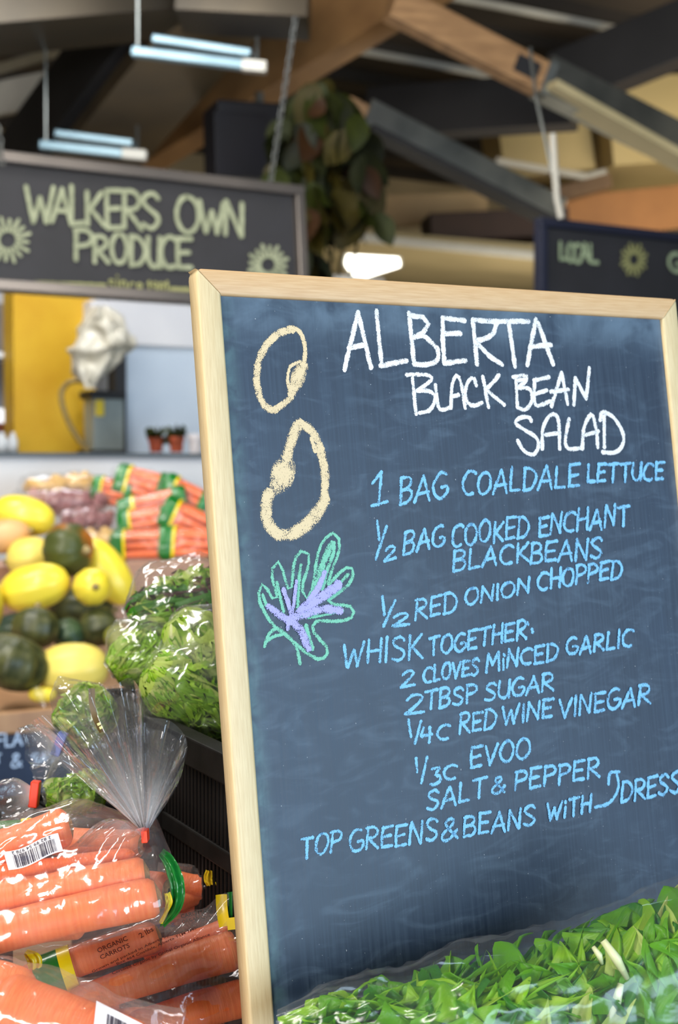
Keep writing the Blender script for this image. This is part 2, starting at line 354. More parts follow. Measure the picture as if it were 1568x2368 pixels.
seg('steel_lip', (1262, 200, 6.05), (1720, 455, 6.6), .15, .035, mat('cream_steel', sr(186, 172, 132), sr(200, 184, 142), 4, .5), 'cream steel flange under the right galvanised channel', 'beam')
seg('steel_channel', (842, 262, 6.6), (1290, 492, 7.0), .10, .13, M_galv, 'shorter galvanised channel passing behind the hanging plant', 'beam')
seg('black_rail', (850, 300, 6.55), (1290, 522, 6.95), .13, .03, M_dark, 'thin black rail under the shorter galvanised channel', 'beam')
seg('timber_block', (795, 250, 6.6), (846, 276, 6.62), .11, .10, M_timber, 'small orange timber block at the end of the shorter channel', 'beam')
seg('dark_girder', (1700, 28, 7.4), (1290, 195, 7.8), .2, .30, M_dark, 'black girder crossing the upper right corner', 'beam')
seg('dark_girder', (860, 268, 7.9), (1330, 235, 7.5), .2, .27, M_dark, 'black girder lying between the two steel channels', 'beam')
seg('dark_girder', (1265, 220, 8.1), (1600, 105, 8.2), .2, .16, M_timber_d, 'brown timber strip just under the upper right black girder', 'beam')
seg('conduit_pipe', (780, 108, 7.6), (1230, 192, 8.0), .035, .035, M_greyp, 'white conduit pipe passing behind the stamped timber rafter', 'pipe')
seg('conduit_pipe', (1040, -8, 7.4), (1480, 78, 7.9), .035, .035, M_greyp, 'white conduit pipe along the top edge right of centre', 'pipe')
seg('conduit_pipe', (1145, 372, 8.4), (1350, 408, 8.6), .035, .04, M_greyp, 'short white conduit pipe in the cream bay on the right', 'pipe')
seg('conduit_pipe', (1345, 410, 8.6), (1400, 396, 8.65), .035, .03, M_greyp, 'short elbow of white pipe in the cream bay', 'pipe')
seg('roof_panel', (1330, 330, 9.6), (1800, 300, 9.9), 1.2, .55, mat('cream_panel', sr(196, 172, 116), sr(208, 184, 130), 1.2, .7), 'cream insulated panel high on the right', 'panel')
seg('roof_panel', (1140, 365, 9.3), (1345, 340, 9.4), .4, .36, mat('cream_panel', (0,0,0,1)), 'small cream panel left of the big cream panel', 'panel')
seg('plywood_panel', (1240, 512, 8.9), (1800, 455, 9.2), .06, .27, M_ply, 'orange plywood panel above the small hanging sign', 'panel')
seg('timber_ledge', (1290, 452, 8.7), (1410, 418, 8.7), .12, .09, M_timber_d, 'short brown ledge over the orange plywood panel', 'beam')
seg('pale_board', (870, 490, 8.6), (1125, 480, 8.8), .05, .19, mat('pale_ply', sr(176, 146, 104), sr(190, 160, 116), 3, .6), 'pale timber panel glimpsed under the shorter channel', 'panel')
seg('dark_bulkhead', (985, 535, 8.3), (1300, 520, 8.4), .3, .16, mat('dark_brown', sr(44, 28, 20), sr(56, 36, 26), 3, .7), 'dark brown bulkhead left of the small hanging sign', 'beam')
seg('canopy_edge', (790, 545, 8.0), (1300, 598, 8.1), .04, .045, M_greyp, 'long pale trim above the bright ceiling lamp', 'beam')
# soffit beyond, and the bright lamp set in it
so = MB(); q = [P(700, 545, 8.05), P(1420, 605, 8.15), P(1420, 690, 11.2), P(700, 660, 11.2)]
so.add(q + [p + Z * .06 for p in q], [(0, 1, 2, 3), (7, 6, 5, 4), (0, 4, 5, 1), (1, 5, 6, 2), (2, 6, 7, 3), (3, 7, 4, 0)])
tag(so.obj('soffit', mat('soffit_paint', sr(150, 136, 100), sr(166, 150, 112), 1.5, .7)), 'beige canopy soffit around the bright lamp', 'ceiling panel')
def plate(pts, z, th, name, m, parent=None):
    q = [atz(x, y, z) for x, y in pts]; n = len(q); mb = MB()
    mb.add(q + [p + Z * th for p in q], [tuple(range(n)), tuple(range(2 * n - 1, n - 1, -1))] + [(i, (i + 1) % n, n + (i + 1) % n, n + i) for i in range(n)])
    return mb.obj(name, m, parent)
lp = empty('ceiling_lamp', atz(860, 618, 2.50), 'bright white angular ceiling lamp just above the recipe board', 'lamp')
plate([(803, 599), (922, 606), (925, 616), (848, 640), (815, 636), (799, 612)], 2.50, .02, 'diffuser', M_lampw, lp)
plate([(797, 596), (928, 603), (931, 618), (848, 644), (810, 640), (793, 612)], 2.515, .02, 'housing', M_greyp, lp)
# ducts upper left
o = MB()
seg('air_duct', (-120, 20, 5.2), (400, -22, 5.6), .5, .26, M_duct, 'large grey air duct across the top left corner', 'duct')
seg('duct_lip', (-120, 88, 5.15), (330, 42, 5.55), .04, .03, M_greyp, 'bright lower lip of the top left air duct', 'trim')
seg('duct_box', (415, 12, 5.4), (716, 28, 5.4), .3, .13, M_duct, 'grey sheet metal box at the top beside the timber rafter', 'duct')
seg('return_duct', (560, -60, 5.7), (185, 392, 7.0), .42, .16, mat('duct_tan', sr(104, 92, 76), sr(140, 120, 88), 1.2, .34, metal=.6), 'sloping sheet metal duct behind the two hanging lamps', 'duct')
seg('dark_rafter', (395, -50, 5.9), (40, 410, 7.2), .24, .3, M_dark, 'black rafter left of the sloping sheet metal duct', 'beam')
seg('pale_fascia', (-60, 240, 7.4), (165, 195, 7.4), .06, .17, M_greyp, 'pale panel at the left edge below the air duct', 'panel')
seg('conduit_pipe', (-20, 165, 7.2), (265, 80, 7.5), .04, .05, mat('tan_paint', sr(120, 112, 92), sr(134, 124, 102), 3, .5), 'tan pipe below the air duct at the left', 'pipe')
# two strip lamps hung on rods
for i, (x0, y0, x1, y1, d, lab) in enumerate([(305, 120, 615, 158, 5.0, 'upper hanging strip lamp with metal reflector'), (92, 335, 338, 362, 5.6, 'lower hanging strip lamp with metal reflector')]):
    t = empty('strip_lamp', P((x0 + x1) / 2, y1, d), lab + ' left of the timber rafter', 'lamp')
    mr = mat('reflector_blue', sr(84, 108, 118), sr(104, 128, 138), 5, .3, metal=.3)
    a, b = P(x0, y0, d), P(x1, y1, d); beam(a, b, .04, .035, bev=.006).obj('lamp_tube', mr, t)
    s_ = (x1 - x0)
    a2, b2 = P(x0 + s_ * .17, y0 - 18, d + .16), P(x1 - s_ * .1, y1 - 22, d + .16); beam(a2, b2, .16, .03, bev=.006).obj('reflector', mr, t)
    beam(P(x1 - 55, y1 - 6, d - .01), P(x1 + 2, y1 - 1, d - .01), .045, .04, bev=.006).obj('end_cap', M_greyp, t)
    MB().tube([P(x0 + 14, y0, d), P(x0 + 10, -870 if i == 0 else -650, d)], .0045).obj('hanger_rod', M_galv, t)
    MB().tube([P(x1 - 20, y1 - 10, d), P(x1 - 20, y1 - 70, d + .1)], .006).obj('hanger_rod', M_galv, t)
# wall speaker
sp = empty('wall_speaker', P(560, 410, 6.4), 'dark navy speaker box hanging behind the big left sign', 'speaker')
beam(P(487, 330, 6.4), P(632, 338, 6.5), .26, .33, bev=.01).obj('cabinet', mat('navy_box', sr(6, 8, 20), sr(9, 11, 26), 3, .6), sp)
beam(P(497, 332, 6.26), P(622, 339, 6.36), .012, .28, bev=.004).obj('grille', MATS['navy_box'], sp)
MB().tube([P(600, 250, 6.4), P(600, 215, 6.4)], .02).obj('bracket', M_galv, sp)
# ================================================================== HANGING SIGNS
M_signface = mat('sign_black', sr(28, 28, 32), sr(33, 33, 38), 8, .7)
M_signpaint = mat('sign_cream_paint', sr(122, 128, 104), sr(142, 148, 122), 30, .8)
def hanging_sign(O, bdir, wd, ht, right, label, name='hanging_sign', frame_m=None):
    """O: top corner (left corner, or right corner when right)"""
    pl = Plane(O - U * wd if right else O, U, bdir)
    t = empty(name, pl.at(wd / 2, ht), label, 'sign'); fw = .028
    fm = frame_m
    MB().box(pl.at(wd / 2, ht / 2, -.012), pl.a * (wd / 2 - .004), pl.b * (ht / 2 - .004), pl.n * .008).obj('panel', M_signface, t)
    for nm, c, a, b in (('frame_rail', (wd / 2, fw / 2), wd / 2, fw / 2), ('frame_rail', (wd / 2, ht - fw / 2), wd / 2, fw / 2), ('frame_stile', (fw / 2, ht / 2), fw / 2, ht / 2 - fw), ('frame_stile', (wd - fw / 2, ht / 2), fw / 2, ht / 2 - fw)):
        MB().box(pl.at(*c, 0), pl.a * a, pl.b * b, pl.n * .02, bev=.003).obj(nm, fm, t)
    return pl, t
def sun(px, py, r, n=16, asp=1.0):
    out = []
    for k in range(n):
        a = 2 * math.pi * k / n + .1; c, s_ = math.cos(a), math.sin(a)
        out.append([(px + c * r * .42 * asp, py + s_ * r * .42), (px + c * r * (.95 + .12 * (k % 2)) * asp, py + s_ * r * (.95 + .12 * (k % 2)))])
    return out
M_sframe = mat('sign_frame_steel', sr(88, 84, 82), sr(106, 100, 96), 3, .35, metal=.6)
M_nframe = mat('sign_frame_navy', sr(22, 25, 42), sr(27, 30, 50), 3, .5)
plL, tL = hanging_sign(P(697, 433, 4.0), (-Z + Vector((.515, -.857, 0)) * .09 ).normalized(), 1.28, .352, True, 'large black hanging sign with cream hand lettering and sun drawings, upper left', frame_m=M_sframe)
A = crop(0, 380, 2.178)
def L(text, pts): return pts
sgn = []
big = [('W', 130, 285, 270, 290, 175), ('A', 262, 285, 360, 300, 185), ('L', 352, 300, 440, 302, 185), ('K', 430, 300, 522, 305, 180), ('E', 532, 315, 615, 320, 185), ('R', 618, 315, 712, 325, 180), ('S', 715, 320, 800, 325, 175),
       ('O', 890, 335, 1000, 345, 178), ('W', 1005, 340, 1125, 355, 165), ('N', 1130, 355, 1225, 370, 178)]
mid = [('P', 375, 488, 465, 492, 150), ('R', 470, 488, 545, 490, 140), ('O', 562, 495, 640, 500, 145), ('D', 655, 500, 730, 505, 140), ('U', 742, 515, 808, 518, 145), ('C', 812, 515, 885, 520, 150), ('E', 890, 525, 965, 530, 155)]
for c, x0, y0, x1, y1, h in big + mid:
    for s in word_strokes(c, *A(x0, y0), *A(x1, y1), h / 2.178, .0, .006): sgn.append(s)
writing('sign_lettering', plL, sgn, 10.5, M_signpaint, tL, .0035)
sm = cs(A, [[(178, 598), (530, 612)], [(860, 630), (1090, 640)]])
for w_, x0, y0, x1, y1, h in (('since', 548, 636, 715, 642, 60), ('1989', 742, 642, 852, 645, 52)):
    pass
sm = [(11, s) for s in sm]
for w_, x0, y0, x1, y1, h in (('since', 548, 632, 718, 640, 78), ('1981', 742, 640, 852, 643, 50)):
    for s in word_strokes(w_, *A(x0, y0), *A(x1, y1), h / 2.178, 0, .01): sm.append((5, s))
writing('sign_small_lettering', plL, sm, 7, mat('sign_olive_paint', sr(116, 116, 74), sr(136, 136, 90), 30, .8), tL, .0035)
writing('sign_sun_drawing', plL, sun(18, 555, 50), 8, M_signpaint, tL, .0035)
writing('sign_sun_drawing', plL, sun(620, 612, 44), 8, M_signpaint, tL, .0035)
plR, tR = hanging_sign(P(1243, 503, 4.6), -Z, 1.28, .352, False, 'black hanging sign with the word LOCAL and a sun drawing, right', frame_m=M_nframe)
B = crop(1230, 480, 4.639)
sgn = []
for c, x0, y0, x1, y1, h in [('L', 300, 565, 370, 570, 190), ('O', 380, 575, 455, 580, 195), ('C', 450, 582, 520, 588, 205), ('A', 520, 575, 610, 560, 185), ('L', 620, 590, 710, 600, 190), ('G', 1470, 670, 1610, 690, 180), ('R', 1640, 690, 1740, 700, 180), ('O', 1760, 700, 1860, 712, 180), ('W', 1880, 712, 2020, 725, 180), ('N', 2040, 725, 2140, 735, 180)]:
    for s in word_strokes(c, *B(x0, y0), *B(x1, y1), h / 4.639, 0, .005): sgn.append(s)
writing('sign_lettering', plR, sgn[:9], 7.5, mat('sign_green_paint', sr(120, 134, 108), sr(142, 156, 124), 30, .8), tR, .0035)
writing('second_word', plR, sgn[9:], 7.5, MATS['sign_green_paint'], tR, .0035)
writing('sign_sun_drawing', plR, sun(*B(1095, 558), 36, 16, .8), 6.5, mat('sign_olive_paint', (0,0,0,1)), tR, .0035)
# chains and rods that hold the signs
def chain(a, b, name, label, link_r=.0075, wire=.0026):
    a, b = Vector(a), Vector(b); t = empty(name, a, label, 'chain'); L_ = (b - a).length; d = (b - a).normalized(); n = int(L_ / (link_r * 2.6))
    M_ch = mat('chain_steel', sr(70, 72, 72), sr(96, 98, 96), 30, .4, metal=.6)
    mb = MB(); s1 = d.orthogonal().normalized(); s2 = d.cross(s1); ring = [d * (math.cos(k * math.pi / 5) * link_r * 1.6) + s1 * (math.sin(k * math.pi / 5) * link_r) for k in range(10)]
    mb.tube(ring + ring[:1], wire, 5); me0 = mb.mesh('chain_link'); me0.materials.append(M_ch)
    mb = MB(); ring = [d * (math.cos(k * math.pi / 5) * link_r * 1.6) + s2 * (math.sin(k * math.pi / 5) * link_r) for k in range(10)]
    mb.tube(ring + ring[:1], wire, 5); me1 = mb.mesh('chain_link'); me1.materials.append(M_ch)
    for i in range(n):
        o = link('chain_link', (me0, me1)[i % 2], t); o.matrix_parent_inverse = Matrix.Identity(4); o.location = d * (i + .5) * L_ / n
chain(P(624, 434, 3.99), P(684, 40, 4.02), 'chain', 'steel chain holding the right end of the large left sign')
chain(P(6, 384, 3.35), P(-4, 290, 3.35), 'chain', 'steel chain above the large sign at the left edge of the view')
tag(MB().tube([P(1298, 508, 4.62), P(1282, 420, 4.64), P(1240, 225, 4.7), P(1226, 110, 4.75)], .006).obj('hanging_wire', M_galv), 'thin steel wire holding the small right sign', 'wire')
tag(MB().tube([P(1298, 505, 4.6), P(1288, 460, 4.6), P(1278, 310, 4.6)], .011).obj('hanging_hook', M_greyp), 'pale metal hook rod on the right sign wire', 'hook')
# ================================================================== HANGING PLANT
def leaf_blade(L_, W_, curl=.3, n=6, fold=.15):
    rows = []
    for i in range(n + 1):
        t = i / n; wd = W_ / 2 * math.sin(math.pi * min(1, t * .94 + .05)) ** .8; y = L_ * t; zz = -curl * L_ * t * t
        rows.append([Vector((s * wd, y, zz + abs(s) * fold * wd)) for s in (-1, -.5, 0, .5, 1)])
    return rows
M_pl = [mat('plant_green', sr(32, 38, 8), sr(50, 56, 10), 9, .6, spec=.2), mat('plant_olive', sr(44, 38, 6), sr(62, 54, 9), 9, .6, spec=.2), mat('plant_dark', sr(18, 22, 8), sr(32, 34, 10), 9, .6, spec=.2), mat('plant_rust', sr(44, 26, 10), sr(58, 34, 12), 9, .6, spec=.2)]
pt = empty('hanging_plant', P(740, 640, 5.6), 'trailing hanging plant with dark olive leaves behind the large left sign', 'plant')
ms = []
for i, m in enumerate(M_pl):
    mb = MB(); mb.grid(leaf_blade(.16, .11, .35)); me = mb.mesh('plant_leaf'); me.materials.append(m); ms.append(me)
stems = MB()
for k in range(7):
    x = 650 + k * 30; stems.tube([P(740, 190, 5.6), P(x, 300, 5.6 + .03 * k), P(x + 12, 480, 5.55 + .04 * (k % 3)), P(x + R.uniform(-20, 20), 640, 5.6)], .006, 5)
stems.obj('stem', M_pl[2], pt)
for k in range(250):
    y = R.uniform(185, 690); hw = 45 if y < 230 else (60 + (y - 230) * .9 if y < 330 else 118 - max(0, y - 560) * .25)
    x = 745 + R.uniform(-1, 1) * hw + (12 if y > 400 else 0)
    if (y > 500 and x > 800) or (y > 530 and x > 745): continue
    o = link('plant_leaf', ms[R.choices((0, 1, 2, 3), (3, 3, 4, .5))[0]], pt); o.matrix_parent_inverse = Matrix.Identity(4)
    o.location = P(x, y, 5.6 + R.uniform(-.2, .25)) - pt.location; o.rotation_euler = (R.uniform(-1.9, -.7), R.uniform(-.6, .6), R.uniform(0, 6.28)); s_ = R.uniform(.6, 1.25); o.scale = (s_,) * 3
# ================================================================== RECIPE CHALKBOARD
bO = c2w((-0.10375592, -0.17694351, 1.02974454)) + C0
bA = c2w((0.85951033, -0.02897455, 0.51029646)); bB = c2w((0.07890628, 0.99394484, -0.07646862))
BW, BH, FWD, BT = .47163653, .735, .0192, .0135
pB = Plane(bO, bA, bB)
brd = empty('recipe_chalkboard', pB.at(BW / 2, BH, -BT / 2), 'tall wooden framed chalkboard with a handwritten bean salad recipe in the foreground', 'chalkboard')
def slate_mat():
    m = bpy.data.materials.new('slate'); m.use_nodes = True; nt = m.node_tree; N = nt.nodes.new; Lk = nt.links.new; b = nt.nodes['Principled BSDF']
    b.inputs['Roughness'].default_value = .5; b.inputs['Specular IOR Level'].default_value = .62
    uv = N('ShaderNodeTexCoord')
    def nz(sc, stretch, det=5, dist=0):
        mp = N('ShaderNodeMapping'); mp.inputs['Scale'].default_value = stretch; Lk(uv.outputs['UV'], mp.inputs[0])
        n = N('ShaderNodeTexNoise'); n.inputs['Scale'].default_value = sc; n.inputs['Detail'].default_value = det; n.inputs['Distortion'].default_value = dist; Lk(mp.outputs[0], n.inputs['Vector']); return n.outputs[0]
    def ramp(x, a, bb):
        r = N('ShaderNodeMapRange'); r.interpolation_type = 'SMOOTHSTEP'; r.inputs['From Min'].default_value = a; r.inputs['From Max'].default_value = bb; Lk(x, r.inputs[0]); return r.outputs[0]
    def mul(x, k, y=None, op='MULTIPLY'):
        q = N('ShaderNodeMath'); q.operation = op; q.use_clamp = True; Lk(x, q.inputs[0])
        if y is not None: Lk(y, q.inputs[1])
        else: q.inputs[1].default_value = k
        return q.outputs[0]
    def mix(fac, c1, c2):
        q = N('ShaderNodeMix'); q.data_type = 'RGBA'; Lk(fac, q.inputs[0])
        for s, c in ((6, c1), (7, c2)):
            if isinstance(c, tuple): q.inputs[s].default_value = c
            else: Lk(c, q.inputs[s])
        return q.outputs[2]
    big = ramp(nz(5, (1, 1, 1), 4, 1.2), .3, .75); streak = ramp(nz(14, (14, .6, 1), 5, .3), .35, .75); swipe = ramp(nz(8, (1.2, 5, 1), 4, 1.6), .45, .8)
    c = mix(mul(big, .6), sr(22, 40, 62), sr(32, 52, 76))
    c = mix(mul(streak, .11), c, sr(104, 130, 152)); c = mix(mul(swipe, .16), c, sr(120, 146, 170))
    # dust left along the frame where the eraser does not reach
    sx = N('ShaderNodeSeparateXYZ'); Lk(uv.outputs['UV'], sx.inputs[0])
    for out_, a0, a1, col, k, sc in (('X', .045, 0.0, sr(84, 118, 126), .5, 30), ('Y', .935, 1.0, sr(100, 122, 142), .32, 12), ('X', .965, 1.02, sr(112, 130, 146), .4, 14)):
        e = ramp(sx.outputs[out_], a0, a1) if a0 < a1 else None
        if e is None:
            e = mul(ramp(sx.outputs[out_], a1, a0), 1, None, 'MULTIPLY'); q = N('ShaderNodeMath'); q.operation = 'SUBTRACT'; q.inputs[0].default_value = 1; Lk(e, q.inputs[1]); e = q.outputs[0]
        c = mix(mul(e, k, ramp(nz(sc, (1, 1.4, 1), 6, .6), .25, .75)), c, col)
    # chalk crumbs
    sp = ramp(nz(260, (1, 1.25, 1), 2), .735, .78); c = mix(mul(sp, .8), c, sr(190, 195, 200))
    Lk(c, b.inputs['Base Color'])
    r = N('ShaderNodeMapRange'); r.inputs['To Min'].default_value = .47; r.inputs['To Max'].default_value = .54; Lk(streak, r.inputs[0]); Lk(r.outputs[0], b.inputs['Roughness'])
    return m
RB = .0035   # slate recessed behind the frame face
sl = MB(); x0, x1, y0, y1 = FWD - .003, BW - FWD + .003, FWD - .003, BH - FWD + .003
f = [pB.at(x0, y0, -RB), pB.at(x1, y0, -RB), pB.at(x1, y1, -RB), pB.at(x0, y1, -RB)]; bk = [p - pB.n * .004 for p in f]
sl.add(f + bk, [(0, 3, 2, 1), (4, 5, 6, 7), (0, 1, 5, 4), (1, 2, 6, 5), (2, 3, 7, 6), (3, 0, 4, 7)], [(0, 1), (1, 1), (1, 0), (0, 0)] * 2)
sl.obj('slate_panel', slate_mat(), brd)
def mitred(name, p, q, inner_dir, L0, m):
    """frame bar from corner p to corner q (board coords), inner edge toward inner_dir; rounded cross-section and outer corner"""
    prof = []   # (inward distance, height off the face)
    r = .0022
    for a in range(4): th = math.pi / 2 * a / 3; prof.append((r - r * math.sin(th) if False else r * (1 - math.cos(th)), -r + r * math.sin(th)))
    prof = [(0, -BT)] + prof + [(FWD - r * (1 - math.sin(math.pi / 2 * a / 3)), -r * (1 - math.cos(math.pi / 2 * a / 3))) for a in range(4)] + [(FWD, -BT)]
    d = Vector((q[0] - p[0], q[1] - p[1])).normalized(); L_ = math.hypot(q[0] - p[0], q[1] - p[1])
    N_ = 60; rows = []
    ts = [0, .0012, .0025, .004, .007] + [.007 + (L_ - .014) * i / N_ for i in range(1, N_)] + [L_ - .007, L_ - .004, L_ - .0025, L_ - .0012, L_]
    cr = .0065
    for t in ts:
        row = []
        for (w_, h_) in prof:
            lo, hi = w_ + .00012, L_ - w_ - .00012; tt = lo + (hi - lo) * (t / L_) ; e = min(tt, L_ - tt)
            rnd = 0
            if e < cr: rnd = cr - math.sqrt(max(0, cr * cr - (cr - e) ** 2))
            inw = max(w_, min(rnd * (1 if w_ < cr else 0), FWD)) if w_ < cr else w_
            if w_ < cr and rnd > w_: inw = min(rnd, e)
            pos = (p[0] + d.x * tt + inner_dir[0] * inw, p[1] + d.y * tt + inner_dir[1] * inw)
            row.append(pB.at(pos[0], pos[1], h_))
        rows.append(row)
    nr, nc = len(rows), len(prof); mb = MB()
    mb.grid(rows, 0, True, [(prof[j][0] * 10 + prof[j][1] * 8, ts[i]) for i in range(nr) for j in range(nc)])
    mb.f += [tuple(range(nc)), tuple(range((nr - 1) * nc, nr * nc))[::-1]]; mb.mi += [0, 0]
    return mb.obj(name, m, brd, True)
def wood_uv(name, c1, c2, c3, s=1):
    m = bpy.data.materials.new(name); m.use_nodes = True; nt = m.node_tree; N = nt.nodes.new; Lk = nt.links.new; b = nt.nodes['Principled BSDF']; b.inputs['Roughness'].default_value = .42
    uv = N('ShaderNodeTexCoord'); mp = N('ShaderNodeMapping'); mp.inputs['Scale'].default_value = (14, 7, 1); Lk(uv.outputs['UV'], mp.inputs[0])
    n = N('ShaderNodeTexNoise'); n.inputs['Scale'].default_value = 5; n.inputs['Detail'].default_value = 6; Lk(mp.outputs[0], n.inputs['Vector'])
    r = N('ShaderNodeValToRGB'); r.color_ramp.elements[0].color = c1; r.color_ramp.elements[1].color = c2; r.color_ramp.elements[0].position = .3; r.color_ramp.elements[1].position = .7; Lk(n.outputs[0], r.inputs[0])
    mp2 = N('ShaderNodeMapping'); mp2.inputs['Scale'].default_value = (160, 14, 1); Lk(uv.outputs['UV'], mp2.inputs[0])
    n2 = N('ShaderNodeTexNoise'); n2.inputs['Scale'].default_value = 4; n2.inputs['Detail'].default_value = 3; Lk(mp2.outputs[0], n2.inputs['Vector'])
    mr = N('ShaderNodeMapRange'); mr.inputs['From Min'].default_value = .56; mr.inputs['From Max'].default_value = .72; mr.inputs['To Max'].default_value = .55; Lk(n2.outputs[0], mr.inputs[0])
    mx = N('ShaderNodeMix'); mx.data_type = 'RGBA'; Lk(mr.outputs[0], mx.inputs[0]); Lk(r.outputs[0], mx.inputs[6]); mx.inputs[7].default_value = c3; Lk(mx.outputs[2], b.inputs['Base Color'])
    bp = N('ShaderNodeBump'); bp.inputs['Strength'].default_value = .12; bp.inputs['Distance'].default_value = .0006; Lk(n2.outputs[0], bp.inputs['Height']); Lk(bp.outputs[0], b.inputs['Normal'])
    return m
wv = wood_uv('beech_stile', sr(212, 188, 142), sr(226, 206, 162), sr(172, 142, 102)); wh = wood_uv('beech_rail', sr(206, 166, 120), sr(220, 186, 142), sr(188, 148, 104))
mitred('frame_rail', (0, 0), (BW, 0), (0, 1), BW, wh); mitred('frame_rail', (0, BH), (BW, BH), (0, -1), BW, wh)
mitred('frame_stile', (0, 0), (0, BH), (1, 0), BH, wv); mitred('frame_stile', (BW, 0), (BW, BH), (-1, 0), BH, wv)
# --- chalk writing
ck_w = chalk_mat('chalk_white', sr(236, 238, 242), 1500, .60, .30); ck_b = chalk_mat('chalk_blue', sr(132, 196, 240), 1500, .55, .34)
ck_t = chalk_mat('chalk_tan', sr(226, 206, 168), 1300, .57, .36); ck_g = chalk_mat('chalk_green', sr(128, 200, 176), 1300, .54, .36); ck_p = chalk_mat('chalk_violet', sr(174, 174, 236), 1300, .57, .3)
T = crop(780, 700, 3.015)
ti = cs(T, [[(50, 470), (145, 65)], [(145, 65), (235, 455)], [(78, 318), (190, 292)], [(273, 55), (310, 440)], [(300, 440), (485, 405)], [(500, 70), (535, 430)], [(500, 88), (600, 102), (635, 150), (600, 210), (530, 245)],
            [(545, 235), (605, 230), (700, 320), (708, 390), (670, 422), (600, 435), (540, 428)], [(735, 105), (890, 125)], [(735, 105), (735, 250), (748, 425)], [(745, 422), (895, 402)], [(735, 215), (860, 215)],
            [(945, 120), (975, 430)], [(945, 120), (1110, 132)], [(1112, 130), (1095, 205), (1050, 245), (960, 270)], [(960, 270), (1060, 370), (1150, 432)], [(1110, 130), (1335, 130)], [(1195, 140), (1240, 445)],
            [(1325, 435), (1385, 115)], [(1400, 140), (1505, 430)], [(1355, 305), (1490, 295)]])
writing('chalk_title', pB, [(10.5, s) for s in ti], 10, ck_w, brd, -RB + .0003, False)
T = crop(920, 840, 2.8)
l2 = [(8.5, s) for s in cs(T, [[(95, 95), (118, 330)], [(55, 75), (130, 72), (195, 78), (218, 108), (125, 178)], [(125, 178), (200, 180), (242, 212), (235, 260), (200, 308), (140, 322)], [(243, 140), (262, 280), (285, 302), (345, 285)],
      [(345, 290), (350, 150), (380, 80), (410, 130), (437, 290)], [(350, 215), (395, 205)], [(508, 145), (490, 95), (455, 120), (435, 190), (450, 250), (490, 275), (545, 255)], [(550, 85), (588, 285)], [(655, 75), (620, 120), (570, 170)], [(570, 170), (690, 270)],
      [(765, 95), (775, 285)], [(745, 90), (830, 78), (825, 120), (780, 155)], [(770, 110), (820, 105)], [(780, 158), (850, 165), (870, 210), (860, 265), (820, 302), (772, 282)], [(880, 110), (980, 90)], [(885, 110), (885, 240), (905, 275), (990, 245)], [(888, 200), (965, 175)],
      [(995, 280), (1060, 60)], [(1060, 60), (1100, 265)], [(990, 185), (1105, 170)], [(1140, 270), (1150, 95)], [(1150, 95), (1220, 230)], [(1220, 230), (1240, 30)]])]
writing('chalk_title', pB, l2, 9, ck_w, brd, -RB + .0003, True)
l3 = [(8.5, s) for s in cs(T, [[(865, 375), (850, 350), (800, 350), (760, 385), (810, 425), (890, 475), (912, 530), (880, 590), (820, 570), (775, 500)], [(935, 555), (940, 420), (975, 350), (1010, 330), (1040, 370), (1048, 555)], [(955, 465), (1050, 450)],
      [(1108, 360), (1090, 460), (1085, 520), (1110, 555), (1180, 550), (1195, 540)], [(1195, 555), (1205, 420), (1255, 330), (1285, 430), (1295, 545)], [(1215, 465), (1300, 440)], [(1335, 340), (1338, 545)], [(1310, 370), (1325, 315), (1400, 355), (1460, 460), (1450, 540), (1400, 580), (1325, 575)]])]
writing('chalk_title', pB, l3, 9, ck_w, brd, -RB + .0003, True)
def lines(name, f, items, extra=(), wd=7.4):
    out = [[f(*p) for p in s] for s in extra]; s0 = f(0, 0); s1 = f(100, 0); sc = 100 / (s1[0] - s0[0])
    for (t, xa, ya, xb, yb, h) in items:
        out += word_strokes(t, *f(xa, ya), *f(xb, yb), h / sc, -.075, .025)
    return writing(name, pB, out, wd, ck_b, brd, -RB + .0003, True, .18)
c2 = crop(820, 1050, 2.096)
lines('chalk_line', c2, [('1', 75, 248, 155, 235, 150), ('BAG', 215, 245, 445, 208, 122), ('COALDALE', 520, 203, 1085, 155, 112), ('LETTUCE', 1125, 140, 1495, 120, 84)])
lines('chalk_line', c2, [('2', 145, 518, 198, 505, 66), ('BAG', 235, 488, 432, 440, 105), ('COOKED', 470, 447, 840, 405, 100), ('ENCHANT', 890, 402, 1325, 340, 98)], [[(110, 325), (120, 415)], [(155, 350), (103, 510)]])
lines('chalk_line', c2, [('BLACK', 475, 572, 840, 520, 95), ('BEANS', 850, 527, 1195, 505, 98)])
lines('chalk_line', c2, [('2', 185, 835, 265, 825, 62), ('RED', 290, 802, 490, 765, 98), ('ONION', 535, 737, 845, 668, 76), ('CHOPPED', 885, 658, 1292, 600, 88)], [[(135, 690), (145, 780)], [(197, 710), (140, 835)]])
c3 = crop(760, 1420, 1.9406)
lines('chalk_line', c3, [('WHISK', 60, 238, 415, 195, 108), ('TOGETHER', 445, 192, 885, 108, 82)], [[(893, 38), (896, 46)], [(912, 68), (916, 82)]])
lines('chalk_line', c3, [('2', 325, 328, 385, 318, 66), ('CLOVES', 425, 308, 670, 275, 72), ('MiNCED', 705, 258, 1025, 208, 78), ('GARLIC', 1065, 187, 1362, 145, 76)])
lines('chalk_line', c3, [('2', 345, 452, 425, 440, 82), ('TBSP', 430, 430, 660, 392, 80), ('SUGAR', 700, 392, 1005, 338, 80)])
lines('chalk_line', c3, [('4', 412, 580, 462, 575, 70), ('C', 485, 568, 540, 560, 66), ('RED', 585, 540, 745, 512, 88), ('WINE', 775, 500, 1002, 462, 84), ('VINEGAR', 1032, 467, 1440, 400, 86)], [[(358, 475), (370, 550)], [(415, 480), (388, 580)]])
